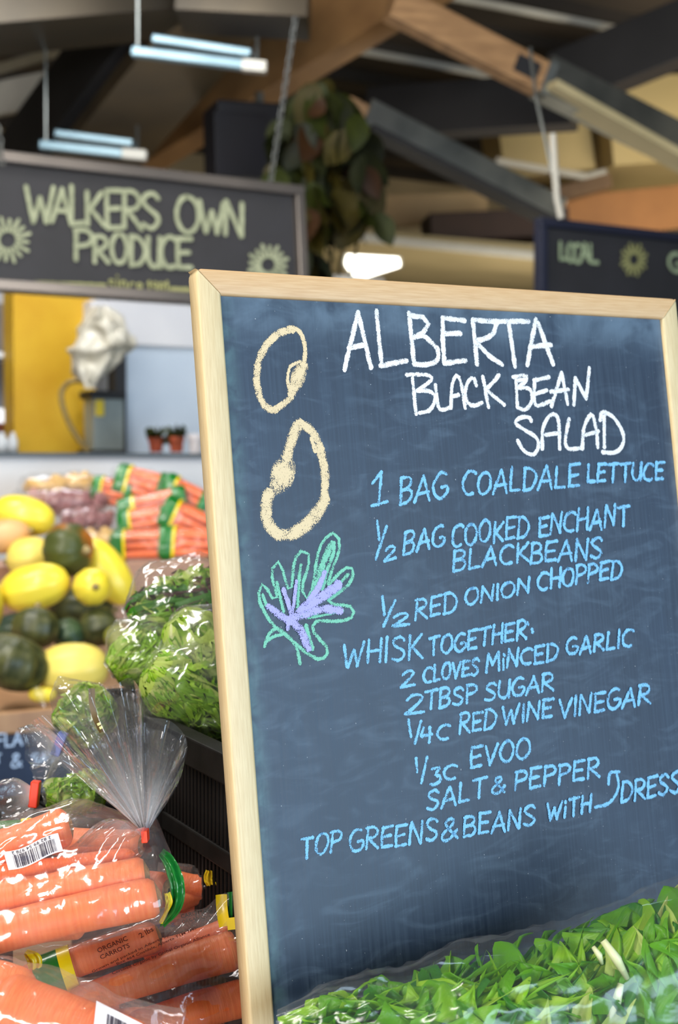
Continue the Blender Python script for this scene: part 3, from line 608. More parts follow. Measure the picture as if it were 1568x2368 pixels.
c4 = crop(680, 1680, 1.7658)
lines('chalk_line', c4, [('3', 558, 240, 598, 232, 72), ('C', 610, 222, 660, 215, 58), ('EVOO', 718, 172, 960, 130, 82)], [[(498, 130), (503, 185)], [(543, 125), (520, 230)]])
lines('chalk_line', c4, [('SALT', 540, 345, 780, 290, 78), ('&', 805, 280, 860, 270, 70), ('PEPPER', 900, 258, 1245, 208, 76)])
lines('chalk_line', c4, [('TOP', 25, 540, 190, 512, 88), ('GREENS', 225, 515, 580, 465, 88), ('&', 600, 470, 665, 455, 92), ('BEANS', 690, 450, 980, 405, 82), ('WiTH', 1030, 385, 1210, 350, 72), ('DRESSiNG', 1335, 312, 1700, 240, 85)], [[(1230, 330), (1290, 310), (1325, 250), (1318, 190)], [(1285, 235), (1290, 190), (1328, 185)]])
# --- chalk drawings
D = crop(580, 740, 4.555)
def drawing(name, m, strokes, blobs=()):
    mb = MB()
    for i, (wd, s) in enumerate(strokes): ribbon(mb, pB, s, wd, -RB + .00025 + .00002 * i, True, .1)
    for i, b_ in enumerate(blobs): blob(mb, pB, b_, -RB + .0002)
    return mb.obj(name, m, brd, True)
drawing('chalk_bean_drawing', ck_t, [(17, [D(*p) for p in [(440, 100), (380, 108), (260, 165), (160, 270), (95, 400), (65, 550), (68, 700), (110, 850), (180, 930), (255, 955)]]),
        (14, [D(*p) for p in [(230, 950), (300, 920), (350, 880), (430, 815)]]), (8, [D(*p) for p in [(430, 815), (425, 780), (400, 700), (388, 600), (420, 490), (520, 435)]]),
        (11, [D(*p) for p in [(400, 80), (460, 85), (520, 130), (560, 220), (572, 330), (565, 440)]]), (22, [D(*p) for p in [(560, 480), (500, 580), (460, 700), (430, 770)]])],
        [[D(*p) for p in [(600, 450), (520, 455), (450, 500), (415, 600), (415, 700), (435, 790), (530, 715), (580, 610)]]])
drawing('chalk_bean_drawing', ck_t, [(24, [D(*p) for p in [(520, 1090), (460, 1190), (410, 1330), (370, 1470)]]), (29, [D(*p) for p in [(190, 1830), (160, 1950), (165, 2090), (230, 2220), (350, 2270), (520, 2210), (690, 2050), (780, 1880)]]),
        (21, [D(*p) for p in [(775, 1900), (785, 1650), (750, 1430), (690, 1240), (610, 1140), (525, 1090)]]), (11, [D(*p) for p in [(640, 1250), (680, 1380)]])],
        [[D(*p) for p in [(300, 1450), (420, 1450), (475, 1560), (440, 1720), (370, 1800), (260, 1850), (200, 1780), (205, 1640), (235, 1520)]]])
G = crop(560, 1200, 5.227)
g = [(8.5, s) for s in [[(700, 1750), (660, 1560), (580, 1440), (500, 1370), (420, 1320)], [(400, 1310), (340, 1240), (260, 1110), (205, 980), (205, 860), (260, 780), (330, 900), (390, 990), (425, 960), (390, 820), (355, 660), (390, 550), (440, 520), (490, 620), (540, 800), (590, 880), (610, 700), (630, 520), (680, 410), (750, 385), (810, 440), (790, 600), (740, 750), (730, 880), (770, 960), (820, 930), (870, 720), (920, 400), (1010, 230), (1120, 170), (1180, 280), (1160, 440), (1090, 600), (1040, 780)],
      [(1050, 800), (1180, 650), (1290, 580), (1345, 640), (1290, 790), (1100, 940), (1040, 1000), (1150, 1040), (1290, 1050), (1350, 1130), (1310, 1200), (1130, 1240), (920, 1230), (850, 1290), (870, 1380), (960, 1480), (1040, 1580), (990, 1680), (900, 1690), (740, 1590), (560, 1430), (420, 1320)], [(270, 1540), (300, 1440), (350, 1360), (400, 1330)], [(280, 1490), (380, 1420), (500, 1390)]]]
g += [(17, [(1080, 300), (1000, 480), (920, 700), (880, 880)]), (10, [(1110, 290), (1100, 420), (1020, 650), (970, 850)]), (9, [(710, 560), (690, 700), (670, 1100)]), (9, [(420, 770), (460, 950), (500, 1130)]), (9, [(245, 920), (290, 1040)]), (9, [(1280, 670), (1190, 770)]), (6, [(1220, 1110), (1000, 1160), (800, 1200)]), (11, [(770, 1290), (850, 1570)]), (14, [(620, 1180), (900, 1130)])]
drawing('chalk_leaf_drawing', ck_g, [(w_, [G(*p) for p in s]) for w_, s in g])
v_ = [(16, [(320, 1060), (450, 1160), (560, 1230)]), (11, [(500, 850), (560, 1020), (600, 1190)]), (8, [(655, 750), (610, 1150)]), (13, [(1000, 650), (880, 900), (620, 1180)]), (19, [(1170, 790), (900, 990), (640, 1180)]), (17, [(1190, 1110), (950, 1090), (680, 1190)]), (19, [(560, 1220), (700, 1330), (800, 1560)]), (10, [(560, 1200), (550, 1330)])]
mb = MB()
for i, (w_, s) in enumerate(v_): ribbon(mb, pB, [G(*p) for p in s], w_, -RB + .0009 + .00002 * i, True, .1)
mb.obj('chalk_stem_drawing', ck_p, brd, True)
# ================================================================== PRODUCE HELPERS
M_car = []
for i, (a, b_) in enumerate([((232, 106, 48), (242, 128, 66)), ((236, 114, 56), (244, 138, 80)), ((224, 92, 32), (238, 116, 50))]):
    M_car.append(mat('carrot_skin_%s' % 'abc'[i], sr(*a), sr(*b_), 2.2, .48, stretch=(1.5, 22, 1), coord='UV', bump=.25, bscale=3, coat=.04, lo=.3, hi=.7))
M_cend = mat('carrot_crown', sr(120, 86, 44), sr(160, 110, 60), 300, .7)
def carrot(p0, p1, r0, r1, label, group, mi=0, name='carrot', n=30, seg_=18, bend=.0):
    p0, p1 = Vector(p0), Vector(p1); ax = (p1 - p0); L_ = ax.length; ax.normalize(); e1 = ax.cross(Z).normalized(); e2 = e1.cross(ax)
    rows = []; sd = R.uniform(0, 99); ph = R.uniform(0, 6)
    for i in range(n + 1):
        t = i / n; t = t * t * (3 - 2 * t) * .4 + t * .6; x = t * L_
        r = r0 + (r1 - r0) * t
        c0 = r0 * .62; c1 = r1 * 1.2
        if x < c0: r *= max(.22, math.sqrt(max(0, 1 - ((c0 - x) / c0) ** 2)))
        if L_ - x < c1: r *= max(.03, math.sqrt(max(0, 1 - ((c1 - (L_ - x)) / c1) ** 2)))
        r *= 1 + .05 * noise.noise(Vector((t * 5, sd, 0))) + .012 * noise.noise(Vector((t * 60, sd, 3)))
        off = e2 * bend * math.sin(math.pi * t) + e1 * .003 * math.sin(2.4 * t + ph)
        rows.append([ax * x + off + (e1 * math.cos(2 * math.pi * k / seg_) + e2 * math.sin(2 * math.pi * k / seg_)) * r * (1 + .03 * noise.noise(Vector((math.cos(k * .35) * 1.3, t * 4, sd)))) for k in range(seg_)])
    mb = MB(); uv = [(math.sin(math.pi * k / seg_), i / n) for i in range(n + 1) for k in range(seg_)]
    mb.grid(rows, 0, True, uv)
    mb.f += [tuple(range(seg_))]; mb.mi += [1]; mb.f += [tuple(range(n * seg_, (n + 1) * seg_))[::-1]]; mb.mi += [0]
    for j in range(seg_): mb.mi[j] = 1
    me = mb.mesh('carrot'); me.materials.append(M_car[mi]); me.materials.append(M_cend)
    o = link(name, me); o.location = p0; tag(o, label, 'carrot', group); return o
class Film:
    """clear film pulled over a bundle: convex-hull cross sections along an axis"""
    def __init__(s, A, B, caps, pad=.003, NS=70, NP=72, amp=.0012, seed=1, e=.05, pinch=(0, 0), hold=.9):
        s.A = Vector(A); ax = Vector(B) - s.A; s.L = ax.length; s.ax = ax.normalized(); s.e1 = s.ax.cross(Z).normalized(); s.e2 = s.e1.cross(s.ax)
        psi = np.linspace(0, 2 * np.pi, 96, endpoint=False); phi = np.linspace(0, 2 * np.pi, NP, endpoint=False)
        R_ = []; CC = []
        for i in range(NS):
            x = s.L * i / (NS - 1); cir = []
            for (p0, p1, r0, r1) in caps:
                a = (Vector(p0) - s.A); b = (Vector(p1) - s.A); xa, xb = a.dot(s.ax), b.dot(s.ax)
                if xa > xb: a, b, xa, xb, r0_, r1_ = b, a, xb, xa, r1, r0
                else: r0_, r1_ = r0, r1
                t = min(1, max(0, (x - xa) / max(xb - xa, 1e-6))); c = a.lerp(b, t); d = max(0, xa - x, x - xb); r = (r0_ + (r1_ - r0_) * t)
                r *= max(.02, 1 - (d / e)) ** .5 if d < e else .14
                cir.append((c.dot(s.e1), c.dot(s.e2), r + pad))
            cir = np.array(cir); cm = cir[:, :2].mean(0)
            f0 = 1.0
            for en, pn in ((x, pinch[0]), (s.L - x, pinch[1])):
                if pn and en < pn: f0 = min(f0, .12 + .88 * math.sin(math.pi / 2 * en / pn))
            nv = np.stack([np.cos(psi), np.sin(psi)], 1); h = ((cir[:, :2] - cm) @ nv.T + cir[:, 2:3]).max(0)
            dd = np.cos(phi[:, None] - psi[None, :]); rr = np.where(dd > .05, h[None, :] / np.maximum(dd, .05), 1e9).min(1) * f0
            R_.append(rr); CC.append(cm)
        R_ = np.array(R_); CC = np.array(CC)
        ker = np.array([1, 2, 3, 2, 1.]); ker /= ker.sum()
        for A_ in (R_, CC):
            pd = np.pad(A_, ((2, 2), (0, 0)), 'edge'); A_[:] = sum(ker[k] * pd[k:k + len(A_)] for k in range(5))
        s.R, s.C, s.NS, s.NP = R_, CC, NS, NP
        s.W = np.zeros_like(R_)
        for i in range(NS):
            for j in range(NP):
                q = Vector((i / NS * s.L * 40, math.cos(phi[j]) * 3.0, math.sin(phi[j]) * 3.0 + seed * 7)); q2 = Vector((i / NS * s.L * 90 + j * .13, math.cos(phi[j]) * 7, seed * 3 + math.sin(phi[j]) * 7))
                s.W[i, j] = amp * (1.5 * (1 - 2 * abs(noise.noise(q))) + .4 * (1 - 3 * abs(noise.noise(q2))))
    def p(s, u, ph, off=0.):
        """u along 0..1, ph angle in turns"""
        fi = min(max(u, 0), .9999) * (s.NS - 1); i = int(fi); a = fi - i; fj = (ph % 1.0) * s.NP; j = int(fj) % s.NP; b = fj - int(fj); j2 = (j + 1) % s.NP
        M = s.R + s.W
        r = (M[i, j] * (1 - b) + M[i, j2] * b) * (1 - a) + (M[i + 1, j] * (1 - b) + M[i + 1, j2] * b) * a + off; r = float(r); c = s.C[i] * (1 - a) + s.C[i + 1] * a; c = (float(c[0]), float(c[1])); th = 2 * math.pi * ph
        return s.A + s.ax * (u * s.L) + s.e1 * (c[0] + r * math.cos(th)) + s.e2 * (c[1] + r * math.sin(th))
    def build(s, name, m, parent):
        rows = [[s.p(i / (s.NS - 1), j / s.NP) for j in range(s.NP)] for i in range(s.NS)]
        nb = s.NP; s.bvh = BVHTree.FromPolygons([p for r in rows for p in r], [(i * nb + j, i * nb + (j + 1) % nb, (i + 1) * nb + (j + 1) % nb, (i + 1) * nb + j) for i in range(s.NS - 1) for j in range(nb)])
        mb = MB(); mb.grid(rows, 0, True, [(j / s.NP, i / (s.NS - 1)) for i in range(s.NS) for j in range(s.NP)])
        n = s.NP; mb.f += [tuple(range(n)), tuple(range((s.NS - 1) * n, s.NS * n))[::-1]]; mb.mi += [0, 0]
        return mb.obj(name, m, parent, True)
    def patch(s, name, m, parent, u0, u1, p0, p1, off=.0006, nu=10, np_=24, skew=0.):
        rows = [[s.p(u0 + (u1 - u0) * i / nu + skew * (j / np_ - .5), p0 + (p1 - p0) * j / np_, off) for j in range(np_ + 1)] for i in range(nu + 1)]
        mb = MB(); mb.grid(rows); return mb.obj(name, m, parent, True)
    def on(s, px, py, off=.0006):
        """point of the film that a pixel shows, lifted off it a little"""
        r = ray(float(px), float(py)).normalized(); h = s.bvh.ray_cast(C0, r)
        if h[0] is None: h = s.bvh.find_nearest(C0 + r * (s.A - C0).length)
        return h[0] - r * off
film = film_mat('clear_film', .075, 0, .12, 26, .45)
film_l = film_mat('lettuce_bag_film', .06, 0, .16, 16, .4, cap=.15)
film_lip = film_mat('lip_film', .02, 0, .2, 16, .4, cap=.06)
film_b = film_mat('big_bag_film', .035, 0, .22, 20, .5, cap=.05)
film_n = film_mat('neck_film', .04, .9, .09, 42, .6, cap=.5)
film_far = film_mat('far_film', .05, 0, .22, 22, .6, refl=.6, cap=.10)
M_green = mat('green_print', sr(14, 104, 36), sr(20, 120, 44), 30, .28, coat=.4, bump=.5, bscale=70)
M_yel = mat('yellow_print', sr(232, 200, 10), sr(240, 212, 30), 30, .32, coat=.3)
M_red = mat('red_clip', sr(228, 52, 20), sr(240, 66, 28), 30, .4)
M_lab = mat('label_white', sr(226, 222, 228), sr(234, 230, 236), 30, .5)
M_ink = mat('ink', sr(50, 44, 62), sr(56, 50, 68), 30, .5)
M_inkb = mat('ink_brown', sr(84, 24, 10), sr(92, 28, 12), 30, .6)
# ================================================================== FOREGROUND STAND
M_stand = mat('stand_wood', sr(120, 88, 58), sr(146, 110, 74), 5, .55, stretch=(1, 7, 1))
TZ = 0.905
tb = empty('display_table', uvp(.15, 1.05, 0), 'wooden display table under the carrot bags and chalkboard', 'table')
tbc = uvp(.30, 1.22, 0)
for i in range(7): MB().box(tbc + Z * (TZ - .0125) + V * (-.42 + .14 * i), U * .85, V * .068, Z * .0125, bev=.002).obj('plank', M_stand, tb)
MB().box(tbc + Z * (TZ - .06), U * .80, V * .45, Z * .035).obj('apron', M_stand, tb)
for a in (-1, 1):
    for b_ in (-1, 1): MB().box(tbc + U * .76 * a + V * .41 * b_ + Z * (TZ - .095) / 2, U * .03, V * .03, Z * (TZ - .095) / 2, bev=.003).obj('leg', M_stand, tb)
def carrots(specs, label, group):
    caps = []
    for i, (a, b_, r0, r1) in enumerate(specs):
        A_, B_ = P(*a), P(*b_); carrot(A_, B_, r0, r1, label[i] if isinstance(label, list) else label, group, i % 3, bend=R.uniform(-.004, .004)); caps.append((A_, B_, r0, r1))
    return caps
# ---- bag 1: the barcode bag with the tied neck
caps1 = carrots([((374, 2074, 1.00), (-150, 2196, .97), .0142, .0135), ((346, 2020, 1.02), (-150, 2100, 1.0), .0125, .0125), ((-80, 2050, 1.02), (312, 1974, 1.045), .0135, .0050),
                 ((168, 1906, 1.05), (-150, 2000, 1.03), .0145, .0120), ((330, 1955, 1.075), (90, 1935, 1.10), .012, .011), ((392, 2062, 1.03), (150, 2050, 1.06), .013, .012), ((200, 2130, 1.03), (-120, 2150, 1.03), .013, .012)],
                ['lowest thick carrot across the tied barcode bag', 'slimmer carrot just above the lowest one in the tied barcode bag', 'carrot tapering to the right under the barcode label', 'top carrot beneath the peak of the tied barcode bag', 'carrot behind the top one near the red clip', 'blunt carrot end poking out behind the lowest one by the green fold', 'carrot hidden under the lowest one in the tied barcode bag'], 'carrots in the tied barcode bag')
bag1 = empty('carrot_bag', P(120, 2170, 1.03), 'clear bag of carrots with white barcode label and red-tied fanned neck', 'bag')
f1 = Film(P(-190, 2085, 1.0), P(400, 2010, 1.035), caps1, .0025, 90, 88, .0016, 1, .035, (.0, .012))
f1.build('bag_film', film, bag1)
# shoulder of film gathering up to the red clip
rows = []; nk = P(334, 1930, 1.03)
for i in range(15):
    t = i / 14; row = []
    for j in range(37):
        a = 2 * math.pi * j / 36
        base = P(250, 1960, 1.03) + (P(330, 1945, 1.03) - P(170, 1985, 1.03)) * .95 * math.cos(a) * .62 + FW * .035 * math.sin(a) + UP * .006 * math.cos(2 * a)
        neck = nk + RT * .0035 * math.cos(a) + FW * .0035 * math.sin(a)
        q = base.lerp(neck, t ** .8); pl_ = math.sin(a * 9 + 2 * t) * .0022 * math.sin(math.pi * min(1, t + .1)) ; d_ = RT * math.cos(a) + FW * math.sin(a)
        row.append(q + d_ * pl_ + UP * .012 * math.sin(math.pi * t) * (1 - .3 * math.cos(a)))
    rows.append(row)
mb = MB(); mb.grid(rows, 0, False, [(j / 36, 1 - i / 14 * .9) for i in range(15) for j in range(37)]); mb.obj('neck_gather', film_n, bag1, True)
# fan above the clip: pleated open mouth of the bag
rim = catmull([(48, 1688), (95, 1655), (130, 1650), (152, 1602), (215, 1590), (262, 1585), (300, 1567), (326, 1600), (335, 1652), (395, 1668), (430, 1708), (428, 1760), (405, 1815)], 8)
for side in (0, 1):
    rows = []; uvs = []
    n2 = len(rim)
    for i in range(26):
        t = i / 25; row = []
        for j, (rx, ry) in enumerate(rim):
            a = j / (n2 - 1); ph = a * 2 * math.pi * (8 if side == 0 else 6) + side * 1.3
            spr = math.sin(math.pi * a) ** .7
            bx = 334 + (a - .5) * 16; by = 1922
            tx = bx + (rx - bx) * (t ** 1.08) * (1 - .06 * side); ty = by + (ry - by) * t * (1 - .05 * side) + side * 14 * t
            wob = noise.noise(Vector((a * 9, t * 3, side * 5)))
            dd = 1.03 + (-.032 if side == 0 else .030) * spr * math.sin(math.pi * .5 * min(1, t * 1.4)) + (.0085 * (.3 + t) * (2 / math.pi) * math.asin(math.sin(ph + 1.5 * math.sin(a * 5)))) + .014 * wob * t + .004 * (1 - 2 * abs(noise.noise(Vector((a * 22, t * 2, side * 9)))))
            row.append(P(tx + 6 * math.sin(ph) * t * (1 - t), ty, dd)); uvs.append((a, t))
        rows.append(row)
    mb = MB(); mb.grid(rows, 0, False, uvs); mb.obj('bag_neck_fan', film_n, bag1, True)
# brown printed strip and seam lines on the fan
def strip(name, pts, wd, m, parent, d=None, curl=.0):
    rows = []
    pts = catmull(pts, 5)
    for i, p in enumerate(pts):
        q = P(*p); a = P(*pts[max(0, i - 1)]); b_ = P(*pts[min(len(pts) - 1, i + 1)]); t = (b_ - a).normalized(); s_ = t.cross(FW).normalized()
        w_ = wd[0] + (wd[1] - wd[0]) * i / (len(pts) - 1) if isinstance(wd, tuple) else wd
        rows.append([q + s_ * w_ * k / 2 + FW * curl * k * k for k in (-1, -.5, 0, .5, 1)])
    mb = MB(); mb.grid(rows); return mb.obj(name, m, parent, True)
M_bprint = mat('brown_print', sr(70, 52, 10), sr(90, 68, 16), 30, .4)
strip('printed_strip', [(212, 1592, .997), (213, 1625, .997), (219, 1655, .997), (229, 1680, .998), (236, 1693, .999)], (.0046, .0036), M_bprint, bag1)
for k in range(2): strip('printed_mark', [(225 + k * 5, 1676 + k * 8, .996), (232 + k * 5, 1673 + k * 8, .996)], .0018, mat('pale_print', sr(206, 204, 120), sr(220, 216, 140), 30, .4), bag1)
# red clip
cl = MB(); cl.box(P(336, 1932, 1.022), (RT * .0022 + UP * .0002), UP * .0042 - RT * .0003, FW * .006, bev=.0006); cl.obj('red_clip', M_red, bag1)
# folded green printed end
def fold(name, pts, wd, m, parent, amp=.003, seed=0, n=3):
    pts = catmull(pts, 8); rows = []
    for i, p in enumerate(pts):
        q = P(*p[:3]); a = P(*pts[max(0, i - 1)][:3]); b_ = P(*pts[min(len(pts) - 1, i + 1)][:3]); t = (b_ - a).normalized(); s_ = t.cross(FW).normalized()
        w_ = float(wd * p[3]); row = []
        for k in range(17):
            x = (k / 16 - .5) * 2
            row.append(q + s_ * w_ * x / 2 + FW * (-amp * (1 - x * x) * 2 + amp * .8 * math.sin(x * n * 2.4 + i * .12 + seed) + .0015 * noise.noise(Vector((x * 3, i * .3, seed)))))
        rows.append(row)
    mb = MB(); mb.grid(rows); return mb.obj(name, m, parent, True)
fold('green_printed_end', [(372, 1970, 1.035, .5), (392, 1998, 1.025, 1.0), (408, 2040, 1.02, 1.1), (410, 2078, 1.02, 1.0), (398, 2108, 1.025, .9), (376, 2136, 1.035, .6)], .0105, M_green, bag1, .003, 1)
fold('yellow_printed_corner', [(386, 2064, 1.013, .8), (390, 2085, 1.012, 1.0), (384, 2108, 1.016, .5), (372, 2134, 1.024, .5)], .0058, M_yel, bag1, .001, 2)
# barcode label
def label_patch(fl, parent, c00, c10, c01, digits=None, off=.0012, seed=3, start=.14, end=.9, wave=0):
    """corners as pixels: top-left, top-right, bottom-left"""
    def g_(x, y, o_):
        wy = wave * math.sin(x * 5.5)
        return fl.on(c00[0] + (c10[0] - c00[0]) * x + (c01[0] - c00[0]) * y, c00[1] + (c10[1] - c00[1]) * x + (c01[1] - c00[1]) * y + wy, o_)
    mb = MB(); mb.grid([[g_(i / 20, j / 10, off) for i in range(21)] for j in range(11)]); o = mb.obj('barcode_label', M_lab, parent, True)
    rr = random.Random(seed); mb = MB(); x = start
    while x < end:
        wd = rr.choice((.006, .006, .012, .018, .03)); y0 = .24
        mb.grid([[g_(x + wd * i, y0 + (.92 - y0) * j / 8, off + .0005) for i in range(2)] for j in range(9)]); x += wd + rr.choice((.006, .010, .016))
    mb.obj('barcode_bars', M_ink, o, True)['kind'] = 'stuff'
    if digits:
        vs, fs = text_mesh(digits); W_ = max(v[0] for v in vs); mb = MB(); mb.add([g_(start + .72 * (1 - v[0] / W_), .04 + .16 * v[1] / .7, off + .0005) for v in vs], fs)
        mb.obj('label_digits', M_ink, o, False)['kind'] = 'stuff'
    return o
def text_mesh(txt):
    cu = bpy.data.curves.new('t', 'FONT'); cu.body = txt; cu.size = 1; cu.resolution_u = 2; cu.offset = .012
    o = bpy.data.objects.new('t', cu); COL.objects.link(o); bpy.context.view_layer.update()
    me = bpy.data.meshes.new_from_object(o.evaluated_get(bpy.context.evaluated_depsgraph_get())); vs = [tuple(v.co) for v in me.vertices]; fs = [tuple(p.vertices) for p in me.polygons]
    bpy.data.objects.remove(o); bpy.data.curves.remove(cu); bpy.data.meshes.remove(me); return vs, fs
def film_text(fl, parent, txt, a, b_, h, m, off=.0009, d=None):
    """words from pixel a to pixel b on the film, cap height h px"""
    vs, fs = text_mesh(txt); W_ = max(v[0] for v in vs); L_ = math.hypot(b_[0] - a[0], b_[1] - a[1]); nx, ny = (b_[1] - a[1]) / L_, -(b_[0] - a[0]) / L_
    q = [(a[0] + (b_[0] - a[0]) * v[0] / W_ + nx * h * v[1] / .7, a[1] + (b_[1] - a[1]) * v[0] / W_ + ny * h * v[1] / .7) for v in vs]
    mb = MB(); mb.add([P(x, y, d) if d else fl.on(x, y, off) for x, y in q], fs); o = mb.obj('printed_words', m, parent, True); o['kind'] = 'stuff'; return o
def on_patch(fl, name, pts, m, parent, off=.0008, n=14):
    """quad (4 pixel corners) wrapped on the film"""
    a, b_, c, d_ = pts; L_ = lambda p, q, t: (p[0] + (q[0] - p[0]) * t, p[1] + (q[1] - p[1]) * t)
    mb = MB(); mb.grid([[fl.on(*L_(L_(a, b_, i / n), L_(d_, c, i / n), j / n), off) for i in range(n + 1)] for j in range(n + 1)]); return mb.obj(name, m, parent, True)
label_patch(f1, bag1, (8, 1970), (134, 1930), (20, 2012), '2 82 99 54 978 2', wave=5)
# ---- bag 2: the bag printed ORGANIC CARROTS
caps2 = carrots([((372, 2160, 1.085), (20, 2290, 1.06), .0125, .0115), ((562, 2192, 1.085), (150, 2325, 1.055), .0155, .0105), ((545, 2150, 1.11), (330, 2205, 1.11), .0115, .010),
                 ((600, 2296, 1.08), (280, 2392, 1.05), .0145, .013), ((150, 2390, 1.08), (520, 2370, 1.10), .014, .013)],
                ['carrot beneath the large brown words ORGANIC CARROTS', 'long thick carrot in the middle of the printed bag', 'carrot reaching behind the frame under the postcode line of print', 'bottom right carrot of the printed bag beside the frame', 'carrot hidden at the bottom of the printed bag'], 'carrots in the printed bag')
bag2 = empty('carrot_bag', P(330, 2400, 1.1), 'clear bag of carrots printed ORGANIC CARROTS with green and yellow bands', 'bag')
f2 = Film(P(20, 2330, 1.07), P(610, 2190, 1.09), caps2, .0022, 90, 88, .0013, 2, .04, (.02, .0))
f2.build('bag_film', film, bag2)
def wrap_band(cap, t0, t1, grow, name, m, parent):
    a_, b_ = Vector(cap[0]), Vector(cap[1]); rr_ = lambda t: cap[2] + (cap[3] - cap[2]) * t + grow; ts = [t0 + (t1 - t0) * i / 6 for i in range(7)]
    return MB().tube([a_.lerp(b_, t) for t in ts], [rr_(t) for t in ts], 28, cap=False).obj(name, m, parent, True)
wrap_band(caps2[0], .575, .655, .0048, 'yellow_printed_band', M_yel, bag2)
wrap_band(caps2[0], .655, .82, .0046, 'green_printed_band', M_green, bag2)
fold('yellow_printed_fold', [(60, 2200, 1.0, .4), (78, 2218, .998, 1.0), (82, 2238, .998, .8)], .011, M_yel, bag2, .0015, 4)
strip('yellow_printed_band', [(512, 2068, 1.083), (514, 2105, 1.080), (520, 2142, 1.080)], .0086, M_yel, bag2, None, -.0012)
strip('green_printed_band', [(538, 2062, 1.085), (540, 2105, 1.083), (545, 2145, 1.083)], .0080, M_green, bag2, None, -.0012)
strip('yellow_printed_tab', [(533, 2122, 1.074), (536, 2150, 1.074)], .006, M_yel, bag2)
# film flap that rises from the bag toward the printed end, carrying the French words
rows = [[P(380 + 150 * i / 14, 2148 - 78 * (i / 14) + (24 + 62 * (1 - abs(i / 14 - .75) * .6)) * (j / 8) - 6 + (6 * math.sin(i * .9) if j == 0 else 0), 1.08 + .006 * math.sin(i * .7 + j)) for i in range(15)] for j in range(9)]
mb = MB(); mb.grid(rows); mb.obj('film_flap', film, bag2, True)
for txt, a, b_, h in [('ORGANIC', (227, 2204), (296, 2174), 11), ('CARROTS', (233, 2219), (301, 2190), 10), ('2 lbs', (325, 2170), (356, 2152), 12), ('Grown and packed in Alberta by', (213, 2250), (392, 2164), 5.6),
                      ('Box 464 Coaldale, Alberta T1M 1M5', (270, 2232), (455, 2148), 5.8), ('Certified Organic by Global Organic Alliance', (260, 2254), (486, 2163), 6.6)]:
    film_text(f2, bag2, txt, a, b_, h, M_inkb)
film_text(f2, bag2, '907 g', (363, 2146), (404, 2139), 9, M_ink, d=1.055)
film_text(f2, bag2, 'CAROTTES', (419, 2124), (484, 2108), 9, mat('ink_dark', sr(40, 36, 30), sr(44, 40, 34), 30, .5), d=1.05)
film_text(f2, bag2, 'ORGANIQUES', (421, 2136), (494, 2118), 8, mat('ink_dark', (0, 0, 0, 1)), d=1.05)
# ---- bag 3: nearest bag, bottom left
caps3 = carrots([((-20, 2325, .92), (360, 2440, .90), .0255, .015), ((-120, 2260, .93), (90, 2290, .93), .014, .012), ((-60, 2420, .91), (260, 2470, .90), .018, .012)],
                ['broadest carrot in the nearest bag at the bottom left', 'thin carrot at the left edge of the nearest bag', 'carrot under the broadest one in the nearest bag'], 'carrots in the nearest bag')
bag3 = empty('carrot_bag', P(60, 2460, .95), 'nearest clear carrot bag with a cut-off barcode, bottom left corner', 'bag')
f3 = Film(P(-160, 2330, .92), P(400, 2450, .905), caps3, .0035, 80, 80, .0014, 3, .05, (.0, .0))
f3.build('bag_film', film, bag3)
label_patch(f3, bag3, (223, 2314), (330, 2368), (216, 2382), None, seed=8, start=.25)
# ---- bag 4: dark bag behind, beside the frame
caps4 = carrots([((386, 2036, 1.16), (520, 2052, 1.16), .010, .008), ((400, 2085, 1.15), (500, 2040, 1.17), .0115, .008), ((380, 2110, 1.17), (560, 2085, 1.18), .012, .009)],
                ['upper carrot in the shaded bag beside the board', 'middle carrot in the shaded bag beside the board', 'lowest carrot in the shaded bag beside the board'], 'carrots in the shaded bag')
bag4 = empty('carrot_bag', P(460, 2120, 1.18), 'shaded carrot bag with crumpled yellow print beside the chalkboard frame', 'bag')
f4 = Film(P(360, 2050, 1.165), P(570, 2070, 1.17), caps4, .003, 50, 60, .0016, 4, .03, (.0, .01)); f4.build('bag_film', film, bag4)
fold('yellow_printed_fold', [(484, 2012, 1.13, .7), (482, 2030, 1.13, 1.0), (487, 2046, 1.13, .8)], .0075, M_yel, bag4, .0012, 4)
fold('yellow_printed_fold', [(498, 2030, 1.128, .5), (504, 2046, 1.128, 1.0), (512, 2064, 1.128, .5)], .0055, M_yel, bag4, .0012, 7)
fold('green_printed_fold', [(502, 2024, 1.135, .5), (508, 2036, 1.135, 1.0), (512, 2048, 1.135, .5)], .005, M_green, bag4, .0012, 2)
# ---- bag 5: green band at the left edge behind the tied bag
caps5 = carrots([((40, 1975, 1.15), (-200, 1960, 1.15), .014, .012), ((20, 2010, 1.16), (-200, 2000, 1.16), .014, .012), ((30, 1945, 1.18), (-200, 1930, 1.18), .012, .012)],
                'orange carrot in the bag hidden behind the tied bag at the left edge', 'carrots in the hidden left bag')
bag5 = empty('carrot_bag', P(-40, 2030, 1.16), 'carrot bag showing only its green and yellow band at the left edge', 'bag')
f5 = Film(P(-230, 1960, 1.16), P(75, 1975, 1.15), caps5, .003, 50, 60, .0014, 5, .03, (.0, .01)); f5.build('bag_film', film, bag5)
fold('green_printed_band', [(-90, 1925, 1.11, 1), (-20, 1922, 1.11, 1.0), (52, 1912, 1.11, .7)], .0150, M_green, bag5, .002, 4, 1)
fold('yellow_printed_band', [(50, 1903, 1.108, .9), (66, 1900, 1.108, .8), (86, 1896, 1.11, .3)], .0072, M_yel, bag5, .001, 4, 1)
